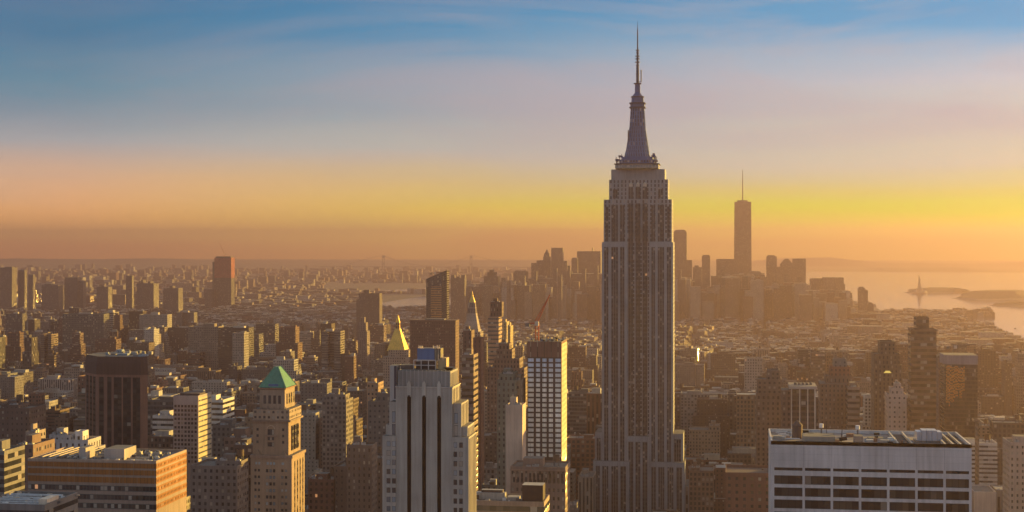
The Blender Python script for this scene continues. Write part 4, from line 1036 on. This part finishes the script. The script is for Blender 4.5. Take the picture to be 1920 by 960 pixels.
S = [
 (963, 988, 509, 6100, 'hazy square block in the far skyline with a low flat top', None, ((965, 985, 507.5),)),
 (996, 1008, 493, 6300, 'hazy stepped block beside the pointed far tower', None, ()),
 (1006, 1032, 488, 6400, 'broad hazy tower carrying a small stepped roof in front of the pointed tower', None, ((1018, 1031, 481),)),
 (1020, 1030, 467, 6450, 'hazy far tower ending in a sharp pyramid point', 'point', ()),
 (1033.5, 1055, 464.5, 6350, 'tall flat topped hazy tower beside the pointed far tower', None, ((1033, 1060, 500),)),
 (1056, 1063.5, 489, 6000, 'slim hazy tower with a sunlit face next to the flat topped one', None, ()),
 (1071.5, 1083, 483, 6200, 'round headed hazy tower beside the wide far slab', 'round', ()),
 (1082, 1126, 471, 6500, 'wide hazy slab with a thin mast just behind the antenna tower', None, ((1109.5, 1110.6, 464),)),
 (1058, 1072, 508, 5600, 'low hazy block with a glowing face between far towers', None, ()),
 (1070, 1132, 513, 5500, 'long low hazy block at the foot of the wide far slab', None, ()),
 (990, 1056, 522, 5700, 'long hazy block at the foot of the pointed far tower', None, ((1002, 1020, 518),)),
 (1263, 1287.5, 431, 6300, 'hazy tower with softly rounded top touching the antenna tower in view', 'round', ()),
 (1287, 1297.5, 487, 6300, 'narrow low hazy tower adjoining the round topped far tower', None, ()),
 (1299, 1316, 500, 5900, 'hazy block between the narrow far tower and the slender one', None, ((1302, 1310, 497),)),
 (1316, 1331.5, 479, 6200, 'slender hazy tower with a narrow crown before the gap of sky', None, ((1317.5, 1330, 477.5),)),
 (1343, 1378, 485, 6500, 'hazy flat block adjoining the tall spired far tower', None, ()),
 (1404, 1428, 507, 6200, 'hazy dome shouldered block in front of the spired far tower', 'round', ()),
 (1437, 1456.5, 480, 6600, 'hazy blocky tower after a gap of bright sky from the spired tower', None, ((1439, 1453, 478),)),
 (1456, 1465, 499, 6500, 'low narrow hazy block wedged between two far towers', None, ()),
 (1463, 1487, 484.5, 6600, 'hazy tower with a peaked roof beside the last flat topped tower', 'gable', ()),
 (1486, 1511, 484, 6600, 'hazy flat topped tower, last tall one before the harbour', None, ()),
 (1519, 1546, 520.5, 6300, 'hazy block with a cut corner next to the broad harbour slab', None, ((1523, 1544, 520),)),
 (1543, 1582, 518.5, 6200, 'broad hazy slab with slanting ends near the harbour', None, ((1540, 1585, 530),)),
 (1582, 1598, 546.5, 6100, 'low hazy block stepping down from the broad harbour slab', None, ()),
 (1609, 1622, 537, 5600, 'isolated dark hazy tower at the harbour edge', None, ((1611, 1619, 535), (1620, 1627.5, 541))),
 (1626, 1638, 563, 5500, 'short peaked hazy tower, outermost by the harbour water', 'gable', ()),
 (845, 871, 522, 4700, 'hazy slab with a notched roofline beside the slanted glass tower', None, ((845, 851, 516), (855, 860, 519), (864, 871, 516))),
 (885, 918, 538, 5200, 'wide hazy block with a stepped left side behind the campanile', None, ((897, 917, 533),)),
 (907, 935, 518, 5300, 'hazy domed municipal tower on a broad block', None, ((913, 929, 510.5), (917, 924, 506))),
 (930, 962, 533, 5350, 'hazy long block running from the domed tower', None, ((944, 956, 531),)),
 (940, 947, 521, 5150, 'thin pale hazy slab rising over the long block by the domed tower', None, ()),
 (950, 957, 526, 4800, 'thin short hazy tower in front of the long low block', None, ()),
 (978, 984, 517, 5000, 'needle thin hazy tower below the square far block', None, ()),
 (1000, 1006, 508, 5300, 'slim hazy tower in front of the stepped far block', None, ()),
 (1037, 1044, 503, 5000, 'slim hazy tower standing before the tall flat topped one', None, ()),
 (1046, 1053, 515, 4700, 'short slim hazy tower, nearest before the flat topped one', None, ()),
 (1064, 1069, 498, 5400, 'thin hazy tower filling the gap next to the round headed one', None, ()),
 (1091, 1098, 503, 5100, 'slim hazy tower in front of the wide far slab, away from its mast', None, ()),
 (1113, 1121, 497, 5200, 'slim hazy tower in front of the wide far slab, close to the antenna tower', None, ()),
 (1270, 1277, 505, 5100, 'slim hazy tower in front of the softly rounded far tower', None, ()),
 (1333, 1341, 516, 5600, 'slim low hazy tower standing in the bright gap of sky', None, ()),
 (1352, 1360, 500, 5400, 'slim hazy tower before the block adjoining the spired tower', None, ()),
 (1414, 1421, 520, 5300, 'short slim hazy tower before the dome shouldered block', None, ()),
 (1470, 1477, 512, 5500, 'short slim hazy tower before the peaked far tower', None, ()),
 (1495, 1503, 517, 5400, 'short slim hazy tower before the last tall flat topped one', None, ()),
 (1556, 1564, 541, 5200, 'thin low hazy tower before the broad harbour slab', None, ()),
 (0, 22.5, 504, 8200, 'hazy notched tower at the picture edge above the low borough', None, ((8, 20, 502.5),)),
 (34, 46, 508, 8300, 'slim hazy tower with rounded head, second in the far row', 'round', ()),
 (53, 62, 517, 8100, 'slim short hazy tower beside the rounded one', 'round', ()),
 (78, 109.5, 538, 7800, 'low domed hazy block in the far row', None, ((81, 93, 535.5),)),
 (121, 145, 523, 8000, 'broad hazy tower with a lower stepped shoulder', None, ((144, 154.5, 530),)),
 (181, 203, 541, 7700, 'low hazy block with a small peak in the far row', None, ((187, 194, 538.5),)),
 (236, 247.5, 519, 8100, 'lone slim hazy tower standing over the low borough', None, ()),
 (256, 288, 534, 8000, 'hazy crown of small pinnacles on a wide block', None, ((258, 260, 530), (263, 266, 527.5), (275, 280, 530.5))),
 (306, 334.5, 543, 7600, 'low wide hazy block with a central peak past the pinnacled one', None, ((316, 322, 539),)),
 (384, 398, 545, 6200, 'low hazy shoulder beside the red topped unfinished tower', None, ()),
]
for px0, px1, py, D, lab, shp, sub in S:
    D = D * .64 if px0 < 350 else 4300 + (D - 4300) * .62
    far(px0, px1, py, D, lab, shape=shp, sub=sub)
rr = far(1376, 1409.5, 380, 5850, 'tall hazy glass tower with a needle spire, highest of the far skyline', 'spired_tower', 'taper', (.075, .07, .072))
m = MB(); D = 5870; x = XX(1392.5, D)
m.cone(x, D + 12, ZZ(380, D), ZZ(377, D), 22, 22, DGREY).cone(x, D + 12, ZZ(377, D), ZZ(321, D), 2.6, .8, DGREY, n=8)
m.build('spire', FAC, rr)
# unfinished tower with red netting, near the far river
D = 5500; X0, X1 = XX(402, D), XX(433.5, D)
rr = thing('unfinished_tower', 'unfinished dark tower wrapped in red netting at its top by the far river', 'tower', ((X0 + X1) / 2, D, 0))
MB().box(X0, X1, D, D + 40, 0, ZZ(523, D), (.05, .045, .047), (.5, .5, 0)).build('tower_body', FAC, rr)
MB().box(X0, X1, D - .5, D + 40.5, ZZ(523, D), ZZ(484, D), (.24, .05, .04), (.15, .7, 0), bay=6).build('netting', FAC, rr)
MB().box(X0 + 4, X1 - 4, D + 3, D + 36, ZZ(484, D), ZZ(481.5, D), (.06, .05, .05)).build('bare_top', FAC, rr)
MB().box(XX(398, D), X0, D + 2, D + 36, 0, ZZ(492, D), (.06, .06, .065)).build('side_wing', FAC, rr)
crane('thin crane on the red netted tower', 421, 482, 5520, 12, 48, R(115), (.2, .06, .04))
# distant suspension bridge
D = 14000
br = thing('suspension_bridge', 'faint distant suspension bridge with two tall towers over the narrows', 'bridge', (XX(800, D), D, 0))
for px in (719, 883.5):
    m = MB()
    for dx in (-9, 9): m.box(XX(px, D) + dx - 4, XX(px, D) + dx + 4, D - 4, D + 4, 0, ZZ(479, D), (.12, .12, .13))
    m.box(XX(px, D) - 5, XX(px, D) + 5, D - 3, D + 3, ZZ(484, D), ZZ(479.5, D), (.12, .12, .13)); m.box(XX(px, D) - 5, XX(px, D) + 5, D - 3, D + 3, ZZ(497, D), ZZ(494, D), (.12, .12, .13))
    m.build('bridge_tower', FAC, br)
MB().box(XX(600, D), XX(1010, D), D - 12, D + 12, ZZ(501.6, D), ZZ(500.2, D), (.11, .11, .115)).build('deck', FAC, br)
for side in (-12, 12):
    m = MB(); pts = []
    for i in range(41):
        px = 640 + (960 - 640) * i / 40
        if px < 719: y = 479 + 21 * ((719 - px) / 79) ** 1.2
        elif px > 883.5: y = 479 + 21 * ((px - 883.5) / 77) ** 1.2
        else: t = (px - 801.2) / 82.2; y = 498 - 19 * t * t
        pts.append((XX(px, D), D + side, ZZ(min(500.5, y), D)))
    for p, q in zip(pts, pts[1:]): m.bar(p, q, 2.4, (.12, .12, .13))
    m.build('cable', FAC, br)
# colossal robed statue on its island
D = 8000; x = XX(1724, D); 
st = thing('statue', 'faint robed statue holding up a torch on its stepped pedestal in the harbour', 'statue', (x, D, 0))
g, pg = (.13, .19, .16), (.28, .25, .21)
MB().cone(x, D, 2, 14, 40, 38, pg, n=11).box(x - 14, x + 14, D - 14, D + 14, 14, 22, pg).prism([(x - 10, D - 10), (x + 10, D - 10), (x + 10, D + 10), (x - 10, D + 10)], 22, 49, pg, top=[(x - 7, D - 7), (x + 7, D - 7), (x + 7, D + 7), (x - 7, D + 7)]).build('pedestal', FAC, st)
m = MB().cone(x, D, 49, 62, 6.5, 5.2, g, n=14, cap=False).cone(x, D, 62, 74, 5.2, 4.6, g, n=14, cap=False).cone(x, D, 74, 80, 4.6, 1.7, g, n=14).cone(x, D, 80, 82, 1.5, 1.5, g, n=10).cone(x, D, 82, 84.5, 2, 2.3, g, n=10).cone(x, D, 84.5, 87, 2.3, 1.2, g, n=10)
m.bar((x - 3.5, D, 76), (x - 5.2, D, 84), 2.2, g).bar((x - 5.2, D, 84), (x - 5.6, D, 92), 1.7, g).bar((x + 3.6, D, 76), (x + 4.6, D - 2, 67), 2.2, g)
m.build('figure', FAC, st)
MB().cone(x - 5.6, D, 92, 94, 1.1, 1.6, g, n=8).cone(x - 5.6, D, 94, 98, 1.3, .2, (.6, .42, .1), n=8).build('torch', GOLD, st)
m = MB()
for i in range(7):
    a = math.pi * (i + .5) / 7; m.bar((x + 2 * math.cos(a), D, 86.4 + .6 * math.sin(a)), (x + 4.4 * math.cos(a), D, 86.6 + 2.8 * math.sin(a)), .5, g)
m.build('crown', FAC, st)
# ------------------------------------------------------------------ the carpet of ordinary buildings on its street grid
rc = random.Random(77)
PAL = [((.20, .10, .072), 'red brick', 'brick_building'), ((.15, .095, .07), 'brown brick', 'brick_building'), ((.26, .18, .13), 'tan brick', 'brick_building'),
       ((.36, .29, .24), 'beige', 'stone_building'), ((.42, .38, .34), 'pale stone', 'stone_building'), ((.22, .20, .19), 'grey', 'concrete_building'),
       ((.10, .085, .08), 'dark brown', 'loft_building'), ((.56, .53, .50), 'whitewashed', 'white_building'), ((.12, .12, .125), 'charcoal', 'glass_building'), ((.16, .155, .14), 'olive grey', 'loft_building')]
PW = [4, 6, 4, 4, 3, 4, 5, 1.6, 2, 3]
WINS = [(.42, .5, 0), (.36, .45, 0), (.5, .55, 0), (.55, .6, .03), (.45, 1, 0), (1, .42, .02), (.3, .4, 0)]
ROOFS = [(.08, .075, .07), (.13, .12, .115), (.15, .14, .14), (.22, .21, .2), (.09, .06, .055), (.33, .32, .31)]
lots = []
def height(Y, px):
    u = rc.random()
    if Y < 1000: return rc.uniform(35, 95) if u < .75 else rc.uniform(90, 140)
    if Y < 1500: return rc.uniform(28, 78) if u < .72 else rc.uniform(70, 122)
    if Y < 2200: return rc.uniform(24, 66) if u < .72 else rc.uniform(60, 112)
    if Y < 3200: return rc.uniform(18, 48) if u < .78 else rc.uniform(48, 100)
    if px > 1250: return rc.uniform(12, 32) if u < .93 else rc.uniform(32, 62)
    return rc.uniform(12, 32) if u < .87 else rc.uniform(34, 88)
def district(x, y):
    v = math.sin(x / 310 + 1.3) * math.cos(y / 270 + .4) + .7 * math.sin(x / 143 - y / 190) + .5 * math.cos(y / 97 + x / 230)
    return max(.55, 1 + .36 * v)
def ceiling(px, Y):
    """highest picture line the ordinary roofs reach"""
    if Y > 2200:
        if px < 500: return 583 if px < 360 else 612
        if px < 720: return 600
        if px < 1130: return 640
        return 650 if px < 1640 else max(636, 606 + max(0, px - 1770) * .24)
    if px < 300: return 700
    if px < 720: return 720
    return 730 if px < 1700 else 770
Y = 700.0
while Y < 5600:
    step = 80.0
    xl, xr = XX(-330 if Y < 2400 else -120, Y), XX(2280 if Y < 2400 else 2060, Y)
    xr = min(xr, XX(1790, Y) if Y > 4200 else (XX(1890, Y) if Y > 3700 else xr))
    bx = math.floor((xl + 55) / 166) * 166 - 55 + (random.Random(int(Y // 480)).uniform(-60, 60) if Y > 1700 else 0)
    while bx < xr:
        big = Y > 1300 and rc.random() < .09
        for row in (0, 1):
            y0 = Y + row * 31; x = bx
            while x < bx + 146 - 8:
                w = rc.choice([14, 20, 26, 32, 40, 52]) if Y < 3200 else rc.choice([16, 24, 34, 48])
                if big: w = rc.choice([60, 90, 140])
                w = min(w, bx + 146 - x)
                if w < 9: break
                dep = rc.uniform(22, 30); px = proj(x + w / 2, y0, 20)[0]
                h = height(Y, px) * (1.3 if px > 1250 and 1400 < Y < 3600 else 1) * (district(x, Y) if Y > 1200 else 1) * (1 if w > 15 or Y > 3000 else .8)
                if not any(X0 - 1 < x + w and X1 + 1 > x and a - 1 < y0 + dep and b + 1 > y0 for (_, _, _, _, X0, X1, a, b) in heroes):
                    pxa, pxb = proj(x, y0, 0)[0], proj(x + w, y0, 0)[0]
                    lim = ceiling(px, Y)
                    for (ha, hb, hv, hd, *_r) in heroes:
                        if hd > y0 - 5 and ha < pxb and hb > pxa and hv > lim: lim = hv + rc.uniform(1, 14)
                    own = lim == ceiling(px, Y)
                    hmax = EYE - (lim + rc.uniform(0, 10) - EY) * y0 / F
                    if own and Y > 2200: hmax = max(hmax, rc.uniform(13, 30))
                    if h > hmax: h = hmax * rc.uniform(.9, 1)
                    if h > 9: lots.append((x + .3, x + w - .3, y0, y0 + dep, h))
                x += w
        bx += 166
    Y += step
# which of them show, and how large: paint them near to far on a small picture
Wb, Hb = 960, 480
buf = np.zeros((Hb, Wb), bool)
allb = [(l[2], 'lot', i) for i, l in enumerate(lots)] + [(h[6], 'hero', i) for i, h in enumerate(heroes)]
vis = [0] * len(lots); cen = [(0, 0)] * len(lots)
hz_of = {}
for o in C.objects:
    pass
hero_top = {}
for _, k, i in sorted(allb):
    if k == 'lot':
        x0, x1, y0, y1, h = lots[i]
        a, b = proj(x0, y0, h), proj(x1, y0, h)
        t = min(a[1], proj(x0, y1, h)[1]); bot = min(960, proj(x0, y0, 0)[1])
    else:
        pa, pb, yv, D, X0, X1, y0, y1 = heroes[i]
        a, b = proj(X0, y0, 0), proj(X1, y0, 0); bot = 960
        t = min(yv - 60, 900) if yv < 1000 else 880
    i0, i1, j0, j1 = int(max(0, a[0] / 2)), int(min(Wb, b[0] / 2 + 1)), int(max(0, t / 2)), int(min(Hb, bot / 2 + 1))
    if i1 > i0 and j1 > j0:
        sub = buf[j0:j1, i0:i1]; n = int((~sub).sum())
        if k == 'lot':
            vis[i] = n; cen[i] = ((a[0] + b[0]) / 2, t)
        sub[:] = True
order = sorted(range(len(lots)), key=lambda i: -vis[i])
single = set(i for i in order[:255] if vis[i] > 24)

LAND = [('dark chamfered tower', 218, 1000), ('green pyramid tower', 510, 760), ('slotted stone tower', 795, 600), ('antenna skyscraper', 1195, 1284), ('white gridded slab', 1634, 525),
        ('grid window tower', 348, 1100), ('gilded pyramid', 746, 2000), ('campanile', 883, 2170), ('pale panel tower', 1020, 1000), ('white striped tower', 1506, 1050),
        ('tower with rusty neck', 1575, 1250), ('olive arch tower', 1664, 1330), ('banded harbour tower', 1732, 1700), ('orange glass tower', 1802, 1450), ('ribbed office tower', 626, 1150),
        ('broad brown block', 670, 900), ('far river slab', 690, 3600), ('brown slab', 812, 1900), ('smooth pointed tower', 680, 2600), ('pale ribbed block', 103, 2100), ('red netted tower', 416, 5500)]
def ordinary(m, x0, x1, y0, y1, h, r, parts=None, far_=False):
    """one building into mesh m (walls, set-backs); parts collects rooftop pieces"""
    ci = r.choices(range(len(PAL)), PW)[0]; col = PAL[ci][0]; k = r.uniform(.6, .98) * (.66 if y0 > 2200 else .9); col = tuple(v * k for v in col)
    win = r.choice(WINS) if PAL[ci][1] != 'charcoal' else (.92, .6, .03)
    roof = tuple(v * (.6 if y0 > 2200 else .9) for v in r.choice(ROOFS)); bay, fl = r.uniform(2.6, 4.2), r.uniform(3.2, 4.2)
    tiers = 1; w, d = x1 - x0, y1 - y0
    if h > 48 and w > 16 and r.random() < .55:
        tiers = 2 if r.random() < .6 else 3
    z = 0; zs = [h] if tiers == 1 else ([h * r.uniform(.6, .85), h] if tiers == 2 else [h * .58, h * .8, h])
    ax0, ax1, ay0, ay1 = x0, x1, y0, y1
    sh = r.random()
    for t, zt in enumerate(zs):
        if t:
            ax0 += w * r.uniform(.05, .16); ax1 -= w * r.uniform(.05, .16); ay0 += d * r.uniform(.06, .16); ay1 -= d * r.uniform(.02, .1)
        if t == 0 and tiers == 1 and sh < .16 and w > 17 and d > 20 and not far_:      # light court: a U-shaped plan
            q = w * .33
            m.prism([(ax0, ay0), (ax0 + q, ay0), (ax0 + q, ay0 + d * .5), (ax1 - q, ay0 + d * .5), (ax1 - q, ay0), (ax1, ay0), (ax1, ay1), (ax0, ay1)], 0, zt, col, win, bay=bay, fl=fl, roof=roof)
        else:
            m.box(ax0, ax1, ay0, ay1, z, zt, col, win, bay=bay, fl=fl, roof=roof)
        z = zt
    w, d = ax1 - ax0, ay1 - ay0
    tk = h < 110 and w > 11 and r.random() < .42 and not far_
    if not far_:
        parapet(m, ax0, ax1, ay0, ay1, z, tuple(v * 1.12 for v in col), r.uniform(.8, 1.5), .45)
    return col, PAL[ci], tiers, tk, (ax0, ax1, ay0, ay1, z), roof
recs = []
mass = MB(); distant_n = 0
for i, (x0, x1, y0, y1, h) in enumerate(lots):
    r = random.Random(1000 + i)
    if i in single:
        m = MB(); col, pal, tiers, tk, (a, b, c, d, z), roof = ordinary(m, x0, x1, y0, y1, h, r)
        root = thing(pal[2], None, None, ((x0 + x1) / 2, y0, 0))
        m.build('tower_body' if h > 60 else 'walls', FAC, root)
        w, dd = b - a, d - c
        bw = w * r.uniform(.25, .45); bx0 = a + (w - bw) * r.uniform(.1, .9)
        nb = 0
        if r.random() < .85:
            MB().box(bx0, bx0 + bw, c + dd * .35, c + dd * r.uniform(.6, .8), z, z + r.uniform(2.6, 5.5), r.choice([col, col, GREY, (.4, .36, .32)]), roof=ROOF).build('bulkhead', FAC, root); nb = 1
        if tk: water_tank(root, a + w * r.uniform(.15, .85), c + dd * r.uniform(.15, .3), z, r.uniform(.85, 1.25))
        for _ in range(r.randint(3, 6) if vis[i] > 60 else 2):
            px_, py_ = r.uniform(a + .8, b - 2.4), r.uniform(c + .8, d - 2.2); s = r.uniform(.5, 1.6)
            MB().box(px_, px_ + s * 1.4, py_, py_ + s, z, z + r.uniform(.5, 1.9), r.choice([GREY, DGREY, (.42, .41, .40), (.2, .14, .11), roof])).build('roof_unit', FAC, root)
        recs.append((root, i, pal, tiers, tk, nb, h, w, z))
    else:
        far_ = y0 > 2600; nv = len(mass.v)
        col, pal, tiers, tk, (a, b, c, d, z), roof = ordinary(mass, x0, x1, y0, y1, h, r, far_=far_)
        w, dd = b - a, d - c
        for _ in range(1 if far_ else 2):
            bw = w * r.uniform(.15, .4); q = a + (w - bw) * r.random()
            mass.box(q, q + bw, c + dd * .2, c + dd * r.uniform(.35, .7), z, z + r.uniform(2, 5), r.choice([col, GREY, (.42, .38, .34), roof]))
        if y0 > 2700:                               # the older streets run at their own angles
            ang = R(24) if x0 < XX(700, y0) else (R(-14) if x0 < XX(1330, y0) else R(9)); ang += R(6) * math.sin(x0 / 260 + y0 / 330)
            ca, sa, cx_, cy_ = math.cos(ang), math.sin(ang), (x0 + x1) / 2, (y0 + y1) / 2
            for q in range(nv, len(mass.v)):
                vx, vy, vz = mass.v[q]; dx_, dy_ = vx - cx_, vy - cy_
                mass.v[q] = (cx_ + ca * dx_ - sa * dy_, cy_ + sa * dx_ + ca * dy_, vz)
o = mass.build('city_blocks', FAC); tag(o, 'crowded low city of brick and stone blocks fading into the haze', kind='stuff')

# labels that single each one out
from collections import defaultdict
rows = defaultdict(list)
for rec in recs:
    root, i, pal, tiers, tk, nb, h, w, z = rec
    px, py = cen[i]; Yb = lots[i][2]
    ln, lx, lD = min(LAND, key=lambda L: abs(L[1] - px) + 60 * abs(math.log(L[2] / Yb)))
    rel = 'behind' if Yb > lD + 120 and abs(px - lx) < 60 else ('before' if Yb < lD - 60 and abs(px - lx) < 60 else ('beyond' if Yb > lD + 250 else 'beside'))
    size = 'tall' if h > 75 else ('low' if h < 34 else 'midrise')
    if w < 16: size = 'narrow'
    form = {1: 'flat roofed', 2: 'stepped', 3: 'twice stepped'}[tiers]
    feat = ' with water tank' if tk else ''
    kind_ = {'brick_building': 'building', 'stone_building': 'building', 'concrete_building': 'building', 'loft_building': 'loft', 'white_building': 'building', 'glass_building': 'glass block'}[pal[2]]
    rows[(size, pal[1], form, kind_, feat, rel, ln)].append((Yb, px, root))
ORD = ['nearest', 'second nearest', 'third nearest', 'fourth nearest', 'fifth nearest', 'sixth nearest', 'seventh nearest', 'eighth nearest', 'ninth nearest', 'tenth nearest', 'eleventh nearest', 'twelfth nearest']
for (size, c_, form, kind_, feat, rel, ln), lst in rows.items():
    lst.sort(key=lambda t: (t[0], t[1]))
    for n, (Yb, px, root) in enumerate(lst):
        lab = f'{size} {c_} {form} {kind_}{feat} {rel} the {ln}'
        if len(lst) > 1: lab += ', ' + ORD[min(n, 11)]
        tag(root, lab, 'building', 'ordinary city buildings on the street grid')

# far boroughs beyond the river and the lower end of the island
dm = MB(); r = random.Random(501)
def on_water(px, py):
    return (px > 1240 and py < (552 if px < 1590 else 594 + max(0, (px - 1640)) * .15)) or (694 < px < 1000 and 553 < py < 592) or (500 < px < 690 and 584 < py < 597) or (600 < px < 1000 and 533 < py < 551)
n = 0
while n < 5200:
    py = 506 + 92 * r.random() ** 1.15; px = r.uniform(-60, 1300)
    if on_water(px, py + 1.5): continue
    g = G(px, py)
    h = r.uniform(7, 22) if r.random() < .9 else r.uniform(22, 62)
    if g[1] < 5600: continue
    if px > 480 and 538 < py < 600: h = min(h, 26)
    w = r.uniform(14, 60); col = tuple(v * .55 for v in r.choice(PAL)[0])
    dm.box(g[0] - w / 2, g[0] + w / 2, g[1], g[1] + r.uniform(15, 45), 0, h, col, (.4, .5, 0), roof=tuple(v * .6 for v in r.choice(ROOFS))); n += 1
for _ in range(1500):                       # lower island towers in one hazy mass below the skyline
    px = r.uniform(870, 1640); py = r.uniform(566, 612)
    D = 2860 * 259 / (py - EY)
    if D > 6700: continue
    env = 538 if px < 1135 else 530 if px < 1300 else 548 if px < 1340 else 522 if px < 1432 else 540 if px < 1512 else 552 if px < 1590 else 584
    top = env - 12 + abs(r.gauss(0, 1)) * 26
    w = r.uniform(13, 40); X = XX(px, D); h = max(12, min(150, ZZ(top, D)))
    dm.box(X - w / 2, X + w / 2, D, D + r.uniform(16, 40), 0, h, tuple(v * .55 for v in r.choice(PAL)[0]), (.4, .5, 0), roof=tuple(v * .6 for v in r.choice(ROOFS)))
for _ in range(330):                       # waterside strip towards the west shore
    px = r.uniform(1560, 1960); yb = 600 + max(0, px - 1660) * .155 + r.uniform(6, 40)
    D = 2860 * 259 / (yb - EY); X = XX(px, D); w = r.uniform(20, 60)
    h = r.uniform(8, 22) if r.random() < .9 else r.uniform(22, 48)
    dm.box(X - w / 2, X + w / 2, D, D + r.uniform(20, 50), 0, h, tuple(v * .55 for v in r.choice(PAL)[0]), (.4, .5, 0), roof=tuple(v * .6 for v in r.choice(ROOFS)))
o = dm.build('distant_boroughs', FAC); tag(o, 'far low boroughs across the river dissolving in the haze', kind='stuff')

# raised pavements of the blocks
pv = MB(); Y = 700.0
while Y < 3200:
    xl, xr = XX(-150, Y), XX(2100, Y); bx = math.floor((xl + 55) / 166) * 166 - 55
    while bx < xr:
        pv.prism([(bx - 4, Y - 3.5), (bx + 150, Y - 3.5), (bx + 150, Y + 65), (bx - 4, Y + 65)], 0, .14, (.22, .21, .2)); bx += 166
    Y += 80
o = pv.build('pavement', FAC); o['kind'] = 'structure'
print('lots', len(lots), 'single', len(single), 'min vis', min((vis[i] for i in single), default=0))
